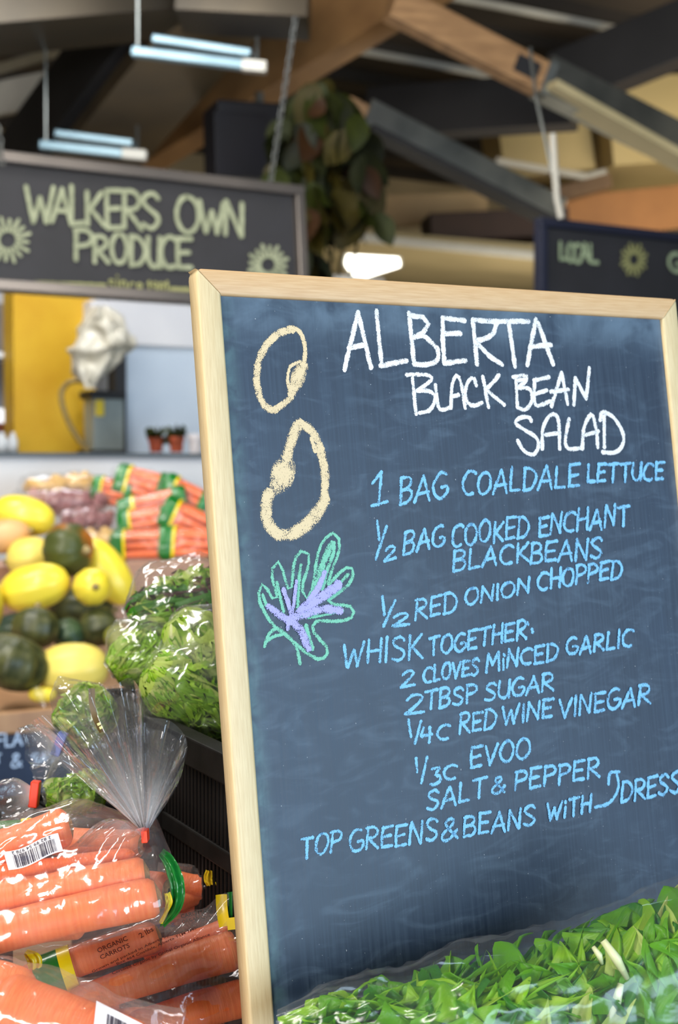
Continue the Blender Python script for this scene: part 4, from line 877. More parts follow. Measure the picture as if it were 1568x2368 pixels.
# lower layers of bagged carrots that fill the heap (seen in the gaps)
for i, (px, py, d) in enumerate([(60, 2330, 1.10), (360, 2440, 1.16)]):
    cp = carrots([((px + 230, py + 40 * k - 20, d + .02 * k), (px - 230, py + 40 * k + 20, d + .02 * k), .0145, .012) for k in range(3)], ['orange carrot in the lower left bag of the heap', 'orange carrot in the bag under the printed bag'][i], ['carrots in the lower left bag', 'carrots under the printed bag'][i])
    t = empty('carrot_bag', P(px, py + 120, d + .03), ['lower left carrot bag almost hidden beneath the nearest bag', 'carrot bag almost hidden under the printed bag'][i], 'bag')
    Film(P(px - 270, py + 25, d + .02), P(px + 270, py, d + .02), cp, .003, 50, 60, .0014, 9 + i, .03, (.01, .01)).build('bag_film', film, t)
# ================================================================== LEAF GREENS
def leaf_mat(name, edge, mid, rib, rough=.38):
    m = bpy.data.materials.new(name); m.use_nodes = True; nt = m.node_tree; N = nt.nodes.new; Lk = nt.links.new
    b = nt.nodes['Principled BSDF']; b.inputs['Roughness'].default_value = rough; out = nt.nodes['Material Output']
    uv = N('ShaderNodeTexCoord'); sx = N('ShaderNodeSeparateXYZ'); Lk(uv.outputs['UV'], sx.inputs[0])
    a = N('ShaderNodeMath'); a.operation = 'MULTIPLY_ADD'; a.inputs[1].default_value = 2; a.inputs[2].default_value = -1; Lk(sx.outputs['X'], a.inputs[0])
    ab = N('ShaderNodeMath'); ab.operation = 'ABSOLUTE'; Lk(a.outputs[0], ab.inputs[0])
    n = N('ShaderNodeTexNoise'); n.inputs['Scale'].default_value = 7; n.inputs['Detail'].default_value = 4; Lk(uv.outputs['UV'], n.inputs['Vector'])
    s = N('ShaderNodeMath'); s.operation = 'MULTIPLY_ADD'; s.inputs[1].default_value = .5; Lk(sx.outputs['Y'], s.inputs[0]); Lk(ab.outputs[0], s.inputs[2])
    s2 = N('ShaderNodeMath'); s2.operation = 'MULTIPLY_ADD'; s2.inputs[1].default_value = .5; Lk(n.outputs[0], s2.inputs[0]); Lk(s.outputs[0], s2.inputs[2])
    r = N('ShaderNodeValToRGB'); el = r.color_ramp.elements; el[0].position = .28; el[0].color = rib; el[1].position = .62; el[1].color = mid; e = el.new(1.15 if False else .98); e.color = edge
    Lk(s2.outputs[0], r.inputs[0]); Lk(r.outputs[0], b.inputs['Base Color'])
    bp = N('ShaderNodeBump'); bp.inputs['Strength'].default_value = .35; bp.inputs['Distance'].default_value = .0015; n2 = N('ShaderNodeTexNoise'); n2.inputs['Scale'].default_value = 22; Lk(uv.outputs['UV'], n2.inputs['Vector']); Lk(n2.outputs[0], bp.inputs['Height']); Lk(bp.outputs[0], b.inputs['Normal'])
    tl = N('ShaderNodeBsdfTranslucent'); Lk(r.outputs[0], tl.inputs[0]); mx = N('ShaderNodeMixShader'); mx.inputs[0].default_value = .38
    Lk(b.outputs[0], mx.inputs[1]); Lk(tl.outputs[0], mx.inputs[2]); Lk(mx.outputs[0], out.inputs[0]); return m
LM = {'green': leaf_mat('leaf_green', sr(128, 182, 30), sr(162, 204, 58), sr(226, 232, 160), .5), 'bright': leaf_mat('leaf_bright', sr(164, 212, 52), sr(196, 226, 96), sr(234, 238, 180), .5),
      'deep': leaf_mat('leaf_deep', sr(62, 132, 26), sr(96, 160, 40), sr(176, 206, 104), .45), 'pale': leaf_mat('leaf_pale', sr(190, 214, 104), sr(214, 228, 142), sr(240, 240, 200), .5),
      'red': leaf_mat('leaf_red', sr(78, 40, 36), sr(112, 84, 48), sr(190, 190, 124), .5)}
LEAFM = {}
def ruffle_leaf(kind, seed, frill=1.0, wid=.8):
    rr = random.Random(seed); n, m_ = 22, 18; rows = []; k1 = rr.uniform(5, 8); ph = rr.uniform(0, 6); cu = rr.uniform(.2, 1.1)
    for i in range(n + 1):
        t = i / n; w_ = wid / 2 * (.16 + .95 * t ** .8) * (math.sqrt(max(0, 1 - ((t - .55) / .5) ** 2)) if t > .55 else 1) + .015
        row = []
        for j in range(m_ + 1):
            s = j / m_ * 2 - 1; fr = abs(s) ** 2 * (.3 + .7 * t) + max(0, t - .8) * 2.2
            edge = 1 + .35 * frill * abs(s) * noise.noise(Vector((t * 7, s * 2, seed)))
            z = .17 * frill * fr * math.sin(k1 * 3.4 * t * (1 + .3 * s) + ph + (2.4 if s > 0 else 0)) + .16 * frill * fr * noise.noise(Vector((t * 8, s * 4, seed + 9))) + .28 * s * s * w_
            tipn = .09 * frill * max(0, t - .7) / .3 * noise.noise(Vector((s * 4.5, seed, 2)))
            y = t + tipn; a = cu * t * 1.6
            yy = math.sin(a) / (cu * 1.6) if cu > .05 else y; zz = (1 - math.cos(a)) / (cu * 1.6)
            row.append(Vector((s * w_ * edge, yy + tipn * math.cos(a) - z * math.sin(a), -zz + z * math.cos(a))))
        rows.append(row)
    mb = MB(); mb.grid(rows); me = mb.mesh('lettuce_leaf'); me.materials.append(LM[kind]); return me
def curly_leaf(kind, seed):
    rr = random.Random(seed); n, m_ = 13, 46; rows = []; ph = rr.uniform(0, 6); nw = rr.uniform(4.2, 6.2); A0 = rr.uniform(.13, .20); cup = rr.uniform(.15, .5); spread = math.radians(rr.uniform(52, 78))
    for i in range(n + 1):
        t = i / n; row = []
        for j in range(m_ + 1):
            s = j / m_ * 2 - 1; th = s * spread * (.25 + .75 * t); rad = t * (1 + .10 * noise.noise(Vector((s * 5, seed, 1))) * t - .18 * abs(s) ** 2)
            wv = math.sin(nw * s * 3.0 + ph) + .45 * math.sin(nw * s * 6.7 + ph * 2)
            z = A0 * t ** 2.6 * wv - cup * t * t * .5 + .05 * t * noise.noise(Vector((s * 3, t * 3, seed)))
            rad -= .05 * t ** 3 * abs(wv)
            row.append(Vector((math.sin(th) * rad + .04 * t ** 3 * math.cos(nw * s * 3.0 + ph), math.cos(th) * rad, z)))
        rows.append(row)
    mb = MB(); mb.grid(rows); me = mb.mesh('lettuce_leaf'); me.materials.append(LM[kind]); return me
CURLY = {kd: [curly_leaf(kd, 31 * i + len(kd)) for i in range(5)] for kd in ('green', 'bright', 'deep', 'pale')}
for kd in LM: LEAFM[kd] = [ruffle_leaf(kd, 10 * i + len(kd), 1.15 if kd != 'pale' else .7, (.75, .95, .6)[i % 3]) for i in range(4)]
def put_leaf(parent, kind, loc, direction, size, roll=0., clamp=None):
    if clamp:      # the leaf is pressed flat where it meets the film
        src = R.choice(CURLY[kind] if parent is let else LEAFM[kind]); me = src.copy(); d = direction.normalized(); q = d.to_track_quat('Y', 'Z'); q = q @ Matrix.Rotation(roll, 3, 'Y').to_quaternion()
        for v in me.vertices: v.co = clamp(loc + q @ (v.co * size)) - parent.location
        o = link('lettuce_leaf', me, parent); o.matrix_parent_inverse = Matrix.Identity(4); return o
    o = link('lettuce_leaf', R.choice(LEAFM[kind]), parent); o.matrix_parent_inverse = Matrix.Identity(4)
    d = direction.normalized(); q = d.to_track_quat('Y', 'Z'); q = q @ Matrix.Rotation(roll, 3, 'Y').to_quaternion()
    o.location = loc - parent.location; o.rotation_euler = q.to_euler(); o.scale = (size, size, size); return o
# ---- big bag of cut green lettuce in front of the board
lcap = []
axL, axR = P(690, 2470, .93), P(1720, 2330, 1.03)
top = [(640, 2352), (735, 2306), (850, 2272), (960, 2256), (1070, 2207), (1200, 2182), (1330, 2156), (1400, 2130), (1480, 2095), (1568, 2052), (1700, 2010)]
def topy(x):
    for i in range(len(top) - 1):
        if top[i][0] <= x <= top[i + 1][0]: return top[i][1] + (top[i + 1][1] - top[i][1]) * (x - top[i][0]) / (top[i + 1][0] - top[i][0])
    return top[-1][1] if x > top[0][0] else top[0][1]
big = empty('lettuce_bag', P(1150, 2420, .99), 'large clear bag of loose green lettuce leaning on the chalkboard, bottom right', 'bag')
let = empty('lettuce', P(1150, 2400, .99), 'loose frilly green lettuce leaves filling the large bag at bottom right', 'lettuce')
rows = []; NSx = 110; NPh = 72
def bigd(x): return .945 + (x - 650) / 1050 * .105
def bigsurf(x, ph, shrink=0.):
    """ph 0..1 around: 0 front, .25 top, .5 back"""
    d0 = bigd(x); ty = topy(x); Hh = (2480 - ty) / F * d0 * .5 - shrink; c = P(x, (ty + 2480) / 2, d0); a = 2 * math.pi * ph
    ca, sa = math.cos(a), math.sin(a); ex = .78
    rx_ = (.018 + .045 * min(1, max(0, (x - 640) / 420)) - shrink)
    return c + UP * Hh * (abs(sa) ** ex) * (1 if sa > 0 else -1) - FW * rx_ * (abs(ca) ** ex) * (1 if ca > 0 else -1)
for i in range(NSx):
    x = 640 + (1790 - 640) * i / (NSx - 1); row = []
    for j in range(NPh):
        p_ = bigsurf(x, j / NPh); q = Vector((x * .02, j * .25, 1)); q2 = Vector((x * .008, j * .5, 4))
        wr = .0022 * (1 - 2.4 * abs(noise.noise(q))) + .0035 * (1 - 2.5 * abs(noise.noise(q2))) * (1 if x > 720 else .4)
        c = P(x, (topy(x) + 2480) / 2, bigd(x)); row.append(p_ + (p_ - c).normalized() * wr)
    rows.append(row)
mb = MB(); mb.grid(rows, 0, True, [(j / NPh, i / NSx) for i in range(NSx) for j in range(NPh)]); mb.obj('bag_film', film_b, big, True)
# loose lip of film along the top edge
for k, off in enumerate((0, 1)):
    rows = []
    for i in range(60):
        x = 660 + 1000 * i / 59; ty = topy(x); h_ = (20 + 14 * math.sin(i * .13 + k) + 8 * noise.noise(Vector((i * .4, k, 0)))) * min(1, i / 8)
        rows.append([P(x, ty + 22 - h_ * s * .9 + 4 * math.sin(i * .5) * s, bigd(x) + .022 * k + .004 * math.sin(i * .45 + s * 2)) for s in (0, .25, .5, .75, 1)])
    mb = MB(); mb.grid(rows); mb.obj('film_lip', film_lip, big, True)
def bigclamp(p_):
    q = p_ - C0; d_ = q.dot(FW); x = 784 + F * q.x / d_; x = min(1780, max(645, x)); d0 = bigd(x); ty = topy(x) + 8; Hh = (2480 - ty) / F * d0 * .5; c = P(x, (ty + 2480) / 2, d0); e_ = p_ - c
    rx_ = .016 + .043 * min(1, max(0, (x - 640) / 420)); a = e_.dot(UP) / Hh; b_ = e_.dot(FW) / rx_; rho = (abs(a) ** 2.56 + abs(b_) ** 2.56) ** (1 / 2.56)
    lim = .99
    if rho > lim * .75:
        f_ = lim * (.75 + .25 * (1 - math.exp(-(rho / lim - .75) * 2.2))) / rho; return P(x, (ty + 2480) / 2, d0) + UP * a * f_ * Hh + FW * b_ * f_ * rx_
    return p_
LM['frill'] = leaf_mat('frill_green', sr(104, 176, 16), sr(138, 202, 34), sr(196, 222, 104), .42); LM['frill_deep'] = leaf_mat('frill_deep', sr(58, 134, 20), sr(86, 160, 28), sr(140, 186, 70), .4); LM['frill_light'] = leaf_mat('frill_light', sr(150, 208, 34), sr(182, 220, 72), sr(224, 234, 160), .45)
def frill(x0, ph0, ang, L_, Wd, kind, base, seed):
    rr = random.Random(seed); n, m_ = 14, 44; ca, sa = math.cos(ang), math.sin(ang); rows = []; nw = rr.uniform(1.9, 3.1); p1 = rr.uniform(0, 6); A0 = rr.uniform(.007, .011)
    for i in range(n + 1):
        t = i / n; row = []
        for j in range(m_ + 1):
            s_ = j / m_ * 2 - 1; wv = math.sin(nw * s_ * 3.1 + p1 + 1.5 * t) + .3 * math.sin(nw * s_ * 7.3 + p1 * 2)
            lob = 1 + .24 * math.sin(nw * s_ * 3.1 + p1 + 2) * t + .26 * noise.noise(Vector((s_ * 5, seed, 0))) - .35 * s_ * s_
            a_ = s_ * Wd / 2 * (.25 + .75 * t ** .7) + .006 * t * t * math.cos(nw * s_ * 3.1 + p1 + 1); b_ = (t * lob - .55) * L_
            ux, up_ = a_ * ca - b_ * sa, a_ * sa + b_ * ca
            x = min(1785, max(642, x0 + ux * F / bigd(x0))); ph = ph0 + up_ / .42
            dep = base + .020 * (1 - t) ** 1.3 - A0 * t ** 1.8 * wv + .004 * noise.noise(Vector((s_ * 3, t * 3, seed)))
            q = bigsurf(x, ph, 0); c = P(x, (topy(x) + 2480) / 2, bigd(x)); nrm = (q - c); hh = nrm.length; nrm.normalize(); dep = max(.0015 + .001 * math.sin(s_ * 9), dep) * min(1, .25 + (x - 642) / 160)
            row.append(q - nrm * min(dep, hh * .8) - let.location)
        rows.append(row)
    mb = MB(); mb.grid(rows); me = mb.mesh('lettuce_leaf'); me.materials.append(LM[kind]); o = link('lettuce_leaf', me, let); o.matrix_parent_inverse = Matrix.Identity(4)
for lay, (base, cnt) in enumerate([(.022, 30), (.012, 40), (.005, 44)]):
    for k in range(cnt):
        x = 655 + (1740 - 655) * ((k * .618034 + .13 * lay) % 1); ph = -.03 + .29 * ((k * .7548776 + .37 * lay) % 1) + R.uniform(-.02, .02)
        kd = R.choices(('frill', 'frill_light', 'frill_deep', 'pale'), ((1, 0, 5, 0), (5, 2, 3, .6), (5, 4, 1.2, .7))[lay])[0]  # inner layer mostly deep green, shade of the gaps put into the colour
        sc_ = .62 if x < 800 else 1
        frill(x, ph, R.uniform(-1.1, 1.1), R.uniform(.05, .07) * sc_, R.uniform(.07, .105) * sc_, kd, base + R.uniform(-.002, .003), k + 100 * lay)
# pale cut stems showing among the leaves
M_stem = mat('lettuce_stem', sr(206, 214, 160), sr(224, 230, 186), 40, .4)
for a, b_, r_ in [((1395, 2175), (1450, 2262), .0034), ((1372, 2190), (1392, 2228), .0022), ((1436, 2275), (1408, 2356), .0034)]:
    MB().tube([P(*a, bigd(a[0]) - .052), P((a[0] + b_[0]) / 2 + 4, (a[1] + b_[1]) / 2, bigd(a[0]) - .056), P(*b_, bigd(a[0]) - .05)], [r_ * .7, r_, r_ * .55], 10).obj('lettuce_stem', M_stem, let, True)
# ---- black crate
M_crate = mat('crate_plastic', sr(13, 12, 12), sr(22, 20, 20), 60, .6, spec=.15, bump=.1)
cn = P(514, 1729, 1.115); cf = P(268, 1614, 1.355); cz = (cn.z + cf.z) / 2
CU0 = Vector((cn.x, cn.y, 0)); vd = Vector((cf.x - cn.x, cf.y - cn.y, 0)).normalized(); ud = Vector((vd.y, -vd.x, 0)); 
crate = empty('plastic_crate', Vector((cn.x, cn.y, TZ)) + vd * .1 + ud * .2, 'black slatted plastic crate holding the bagged salad, behind the board', 'crate')
n0, n1, cw = -.045, .32, .36; ch = cz - TZ
for nm, zz, th in (('rim', cz - .012, .012), ('side_rail', cz - .085, .008), ('side_rail', cz - .17, .008), ('side_rail', cz - .26, .008)):
    for s_, q0, q1 in ((0, 0, 0), (1, cw, cw)):
        MB().box(CU0 + vd * (n0 + n1) / 2 + ud * q0 + Z * zz, vd * (n1 - n0) / 2, ud * (.009 if nm == 'rim' else .005), Z * th, bev=.0015).obj(nm, M_crate, crate)
    for v_ in (n0, n1): MB().box(CU0 + vd * v_ + ud * cw / 2 + Z * zz, ud * cw / 2, vd * (.008 if nm == 'rim' else .005), Z * th, bev=.0015).obj(nm, M_crate, crate)
mb = MB(); mb.box(Vector((0, 0, 0)), vd * .0022, ud * .0035, Z * (ch / 2 - .01), bev=.0006); slm = mb.mesh('slat', False); slm.materials.append(M_crate)
for i in range(58):
    for q in (0, cw):
        o = link('slat', slm, crate); o.matrix_parent_inverse = Matrix.Identity(4); o.location = CU0 + vd * (n0 + .008 * i) + ud * q + Z * (TZ + ch / 2) - crate.location
for i in range(40):
    for v_ in (n0, n1):
        o = link('slat', slm, crate); o.matrix_parent_inverse = Matrix.Identity(4); o.location = CU0 + vd * v_ + ud * (.009 * i + .004) + Z * (TZ + ch / 2) - crate.location
for q in (0, cw):
    for v_ in (n0, n1, (n0 + n1) / 2): MB().box(CU0 + vd * v_ + ud * q + Z * (TZ + ch / 2), vd * .010, ud * .007, Z * ch / 2, bev=.002).obj('corner_post', M_crate, crate)
MB().box(CU0 + vd * (n0 + n1) / 2 + ud * cw / 2 + Z * (TZ + .006), vd * (n1 - n0) / 2, ud * cw / 2, Z * .005).obj('base', M_crate, crate)
lin = MB(); lin.box(CU0 + vd * (n0 + n1) / 2 + ud * .012 + Z * (TZ + ch * .45), vd * (n1 - n0) / 2 * .97, ud * .0015, Z * ch * .44); lin.obj('liner', mat('crate_liner', sr(20, 14, 12), sr(44, 26, 20), 30, .7), crate)
# ---- bagged lettuces on the crate
def salad_bag(cx, cy, d, ax_px, rad, kinds, label, glabel, nleaf=40, seed=1, lsz=.06, pinchR=.02, neck=None, film_m=None):
    (ax0, ay0), (ax1, ay1) = ax_px; A_, B_ = P(ax0, ay0, d), P(ax1, ay1, d + .02)
    mid = (A_ + B_) / 2
    bg = empty('salad_bag', mid - Z * rad, label, 'bag'); lt = empty('lettuce', mid - Z * rad * .8, glabel, 'lettuce')
    ax = (B_ - A_).normalized(); L_ = (B_ - A_).length; s1 = ax.cross(FW).normalized(); s2 = ax.cross(s1)
    fl = Film(A_, B_, [(A_ + ax * rad * .5, B_ - ax * rad * .5, rad, rad * .9), (A_ + ax * rad + s1 * rad * .3, B_ - ax * rad, rad * .8, rad * .7)], .004, 60, 64, .0032, seed, rad * .7, (rad * .9, rad * .9)); fl.build('bag_film', film_m or film_l, bg)
    for k in range(nleaf):
        t = R.uniform(.06, .94); a = R.uniform(0, 2 * math.pi); o_ = s1 * math.cos(a) + s2 * math.sin(a)
        if o_.dot(FW) > .35: o_ = -o_
        prof = math.sqrt(max(.1, 1 - (2 * t - 1) ** 4)); c = A_.lerp(B_, t); rr_ = rad * prof * R.uniform(.62, .80)
        dr = (ax * R.choice((-1, 1)) * R.uniform(.3, 1) + o_.cross(ax) * R.uniform(-1, 1) + o_ * R.uniform(.0, .5)).normalized(); sz = lsz * R.uniform(.7, 1.2)
        def clamp(p_):
            t2 = (p_ - A_).dot(ax) / L_; t2 = min(.97, max(.03, t2)); c2_ = A_ + ax * L_ * t2; e_ = p_ - c2_; e_ -= ax * e_.dot(ax); r2 = e_.length
            lim = rad * .97 * math.sqrt(max(.02, 1 - abs(2 * t2 - 1) ** 3.2)) * (1 + .05 * noise.noise(p_ * 60)); k_ = min(1, .90 + .10 * min(1, lim / max(r2, 1e-6)))
            if r2 > lim * .7: e_ = e_ * (lim * (.7 + .3 * (1 - math.exp(-(r2 / lim - .7) * 2.6))) / r2)
            return c2_ + e_
        put_leaf(lt, R.choice(kinds), c + o_ * rr_ - dr * sz * .5, dr, sz, R.uniform(-.8, .8), clamp)
    return bg, lt
salad_bag(0, 0, 1.42, ((290, 1440), (560, 1350)), .040, ['green', 'red', 'red', 'deep', 'pale'], 'top clear bag of mixed red and green lettuce on the black crate', 'mixed red and green lettuce in the top bag', 70, 11, .085)
salad_bag(0, 0, 1.28, ((400, 1420), (590, 1640)), .034, ['bright', 'green', 'pale', 'pale'], 'clear bag of pale green lettuce slanting down against the board frame', 'pale green lettuce in the slanting bag', 70, 12, .085)
salad_bag(0, 0, 1.40, ((255, 1560), (430, 1450)), .033, ['bright', 'green', 'bright', 'pale'], 'left clear bag of bright green lettuce next to the squash', 'bright green lettuce in the left bag', 60, 13, .08)
salad_bag(0, 0, 1.26, ((340, 1530), (560, 1680)), .037, ['bright', 'green', 'pale', 'bright'], 'lowest clear bag of green lettuce resting on the crate rim', 'green lettuce in the lowest bag on the crate', 80, 14, .09)
# ---- two small bags of sprouts with taped necks
def tied(neck, tip, d, wd, m, parent, name='bag_neck', n=5):
    A_, B_ = P(*neck, d), P(*tip, d - .01); ax = (B_ - A_); L_ = ax.length; ax.normalize(); s1 = ax.cross(FW).normalized(); s2 = ax.cross(s1); rows = []
    for i in range(18):
        t = i / 17; row = []
        for j in range(48):
            a = 2 * math.pi * j / 48; r_ = .004 + wd * (math.sin(math.pi / 2 * min(1, t * 1.5)) * (1 - .25 * max(0, t - .7))) ; r_ *= 1 + .16 * math.sin(n * a + 2 * t) + .18 * noise.noise(Vector((math.cos(a) * 2, math.sin(a) * 2, t * 3 + wd * 90)))
            row.append(A_ + ax * L_ * t * (1 + .10 * noise.noise(Vector((math.cos(a) * 2, math.sin(a) * 2, 7)))) + s1 * math.cos(a) * r_ + s2 * math.sin(a) * r_ * .6)
        rows.append(row)
    mb = MB(); mb.grid(rows, 0, True, [(j / 48, i / 17) for i in range(18) for j in range(48)]); return mb.obj(name, m, parent, True)
b1, _ = salad_bag(0, 0, 1.22, ((100, 1842), (250, 1815)), .024, ['pale', 'bright', 'green'], 'small sprout bag closed with red tape above the carrots', 'pale sprouts in the red-taped bag', 60, 21, .03)
tied((84, 1838), (-4, 1862), 1.20, .016, film_n, b1)
beam(P(84, 1806, 1.195), P(77, 1866, 1.195), .0075, .010, up=FW, bev=.001).obj('red_tape', M_red, b1)
b2, _ = salad_bag(0, 0, 1.30, ((140, 1700), (250, 1600)), .032, ['pale', 'pale', 'green'], 'small sprout bag closed with blue tape in front of the squash bin', 'pale sprouts in the blue-taped bag', 60, 22, .035)
tied((138, 1715), (62, 1740), 1.27, .020, film_n, b2)
beam(P(148, 1694, 1.265), P(128, 1746, 1.265), .0085, .010, up=FW, bev=.001).obj('blue_tape', mat('blue_tape', sr(70, 92, 170), sr(80, 104, 184), 30, .4), b2)
# ================================================================== SQUASH BIN
M_bin = mat('bin_wood', sr(168, 128, 96), sr(190, 150, 112), 6, .5, stretch=(1, 5, 1))
def onU(px, py, d): return P(px, py, d)
bin_ = empty('squash_bin', uvp(-.2, 2.75, 0), 'sloping wooden produce bin under the squash pile', 'display bin')
rf = P(60, 1642, 2.62)      # front rim reference
def fr(u_, v_, z_): return Vector((rf.x, rf.y, 0)) + U * u_ + V * v_ + Z * (rf.z + z_)
MB().box(fr(0, 0, -.020), U * 1.0, V * .012, Z * .020, bev=.003).obj('front_rim', M_bin, bin_)
MB().box(fr(0, .005, -.30), U * 1.0, V * .01, Z * .26).obj('front_board', mat('bin_dark', sr(38, 34, 34), sr(48, 42, 40), 5, .6), bin_)
for i in range(5):
    v0 = .04 + i * .085; z0 = -.05 + i * .030
    MB().box(fr(0, v0 + .035, z0 + .006), U * 1.0, (V * .040 + Z * .015), Z.cross(U).cross(U) * 0 + (Z * .006 - V * .002), bev=.001).obj('slope_slat', M_bin, bin_)
for a in (-1, 1): MB().box(fr(a * 1.0, .24, -.08), U * .010, V * .24, Z * .16).obj('side_board', M_bin, bin_)
for a in (-1, 1):
    for b_ in (.03, .44): MB().box(Vector((*fr(a * .97, b_, 0).xy, (rf.z - .25) / 2)), U * .03, V * .03, Z * (rf.z - .25) / 2).obj('leg', M_bin, bin_)
M_sq = mat('spaghetti_squash_skin', sr(238, 214, 48), sr(244, 226, 84), 9, .36, coat=.15, lo=.3, hi=.8)
M_sqp = mat('pale_squash_skin', sr(232, 208, 88), sr(244, 226, 120), 9, .4, lo=.3, hi=.8)
M_ac = mat('acorn_skin', sr(44, 52, 26), sr(88, 90, 50), 40, .42, lo=.35, hi=.7)
M_ac2 = mat('kabocha_skin', sr(34, 56, 44), sr(66, 88, 52), 26, .42, lo=.35, hi=.7)
M_aco = mat('acorn_orange', sr(196, 112, 36), sr(70, 78, 34), 9, .42, lo=.37, hi=.5)
M_bn = mat('butternut_skin', sr(214, 162, 108), sr(226, 178, 124), 9, .45)
M_stk = mat('squash_stalk', sr(120, 104, 66), sr(160, 140, 96), 60, .7)
def squash(px, py, d, wpx, tpx, ang, m, label, name='spaghetti_squash', cat='squash', ridges=10, rd=.012, yaw=0., power=.8, stalk=1, pear=0.):
    """length wpx along image angle ang (deg, + = rising to the right), thickness tpx"""
    L_ = wpx / F * d / 2; T_ = tpx / F * d / 2; n, sg = 26, 40; rows = []
    for i in range(n + 1):
        t = -1 + 2 * i / n; r = T_ * max(0, 1 - abs(t) ** 2.3) ** (.5 if power else .5); r *= 1 + pear * t
        row = []
        for k in range(sg):
            a = 2 * math.pi * k / sg; rr_ = r * (1 - rd * (1 - abs(math.cos(a * ridges / 2))) * 3)
            row.append(Vector((t * L_, math.cos(a) * rr_, math.sin(a) * rr_ * (1 + .02 * noise.noise(Vector((t * 2, a, px)))))))
        rows.append(row)
    mb = MB(); mb.grid(rows, 0, True); me = mb.mesh(name); me.materials.append(m)
    a = math.radians(ang); X = (RT * math.cos(a) * math.cos(yaw) + UP * math.sin(a) + FW * math.sin(yaw) * (-1)).normalized(); Y = Z.cross(X).normalized() if abs(X.z) < .95 else RT.copy(); Zz = X.cross(Y)
    Mx = Matrix((X, Y, Zz)).transposed().to_4x4()
    t_ = empty(name, P(px, py, d), label, cat); t_.matrix_basis = Matrix.Translation(P(px, py, d)) @ Mx
    o = link('skin', me, t_); o.matrix_parent_inverse = Matrix.Identity(4)
    if stalk:
        mb = MB(); sgn_ = 1 if stalk > 0 else -1; mb.tube([Vector((sgn_ * (L_ * .94), 0, 0)), Vector((sgn_ * (L_ + T_ * .06), 0, 0)), Vector((sgn_ * (L_ + T_ * .13), .003, .002))], [T_ * .22, T_ * .13, T_ * .10], 9)
        me2 = mb.mesh('stalk'); me2.materials.append(M_stk); o2 = link('stalk', me2, t_); o2.matrix_parent_inverse = Matrix.Identity(4)
    return t_
Y = 'yellow spaghetti squash '
squash(55, 1192, 3.16, 148, 92, -14, M_sq, Y + 'at the top left of the pile', stalk=-1)
squash(70, 1290, 3.08, 110, 98, 10, M_sqp, Y + 'half hidden left of the orange-striped squash', stalk=-1)
squash(80, 1358, 2.92, 168, 108, 14, M_sq, Y + 'lying in the middle of the pile at the left', stalk=-1)
squash(248, 1322, 3.08, 178, 92, -56, M_sq, Y + 'leaning down at the right end of the pile', stalk=1)
squash(213, 1357, 2.90, 112, 90, 3, M_sq, Y + 'pointing its round blossom end at the viewer', stalk=1, yaw=1.25)
squash(166, 1547, 2.72, 172, 122, 4, M_sqp, Y + 'largest one, lying against the front rim of the bin', stalk=-1)
squash(-30, 1400, 2.85, 70, 130, 0, M_sq, Y + 'cut off by the left edge of the photo', stalk=0)
squash(98, 1606, 2.66, 66, 36, 0, M_sq, Y + 'small sliver under the largest one', stalk=0)
squash(20, 1238, 3.10, 104, 78, 12, M_bn, 'tan butternut squash at the left edge between yellow ones', 'butternut_squash', ridges=0, rd=0, pear=-.2)
G_ = 'dark green squash '
squash(158, 1272, 3.00, 108, 130, 0, M_aco, 'dark green squash with orange stripe among the yellow ones', 'acorn_squash', ridges=10, rd=.025, yaw=.5)
squash(82, 1452, 2.82, 98, 112, 80, M_ac, G_ + 'below the middle yellow one', 'acorn_squash', ridges=10, rd=.025)
squash(158, 1468, 2.88, 74, 82, 20, M_ac2, G_ + 'bluish and small between two larger ones', 'acorn_squash', ridges=10, rd=.025)
squash(228, 1450, 2.90, 92, 92, 10, M_ac, G_ + 'in the shade right of the bluish one', 'acorn_squash', ridges=10, rd=.025)
squash(28, 1532, 2.68, 128, 176, 70, M_ac, G_ + 'biggest, at the lower left corner of the bin', 'acorn_squash', ridges=10, rd=.04, stalk=0)
squash(272, 1478, 2.84, 60, 70, 30, mat('olive_skin', sr(120, 124, 48), sr(144, 144, 66), 20, .42), 'olive green squash tucked beside the bagged lettuce', 'acorn_squash', ridges=10, rd=.04)
squash(40, 1480, 3.05, 150, 130, 10, M_ac2, G_ + 'hidden at the back behind the lower ones', 'acorn_squash', ridges=10, rd=.025)
squash(190, 1410, 3.15, 150, 110, 0, M_ac, G_ + 'deep in the gap under the round yellow end', 'acorn_squash', ridges=10, rd=.025)
tag(MB().tube([P(84, 1588, 2.5), P(88, 1602, 2.5), P(104, 1634, 2.5)], [.006, .010, .005], 7).obj('film_scrap', film_far, None, True), 'twist of clear film hanging on the bin rim beside the largest squash', 'film scrap')
# small chalk sign on the front of the bin
bs = Plane(fr(0, -.03, -.045), U, -Z)
sg = empty('bin_sign', bs.at(-.1, .22), 'small dark blue chalk sign hanging on the front of the squash bin', 'sign')
MB().box(bs.at(-.12, .10, -.006), bs.a * .28, bs.b * .105, bs.n * .006, bev=.002).obj('board', mat('navy_slate', sr(26, 40, 66), sr(36, 52, 80), 14, .6), sg)
ss = []
for t, a, b_, h in [('FLA', (-8, 1728), (50, 1724), 30), ('T', (-12, 1766), (2, 1765), 20), ('&', (26, 1776), (50, 1774), 30), ('SAV', (74, 1768), (128, 1764), 26)]: ss += word_strokes(t, *a, *b_, h, 0, .02)
writing('chalk_words', bs, ss, 5, chalk_mat('chalk_far', sr(190, 214, 246), 700, .6, .2), sg, .0008)
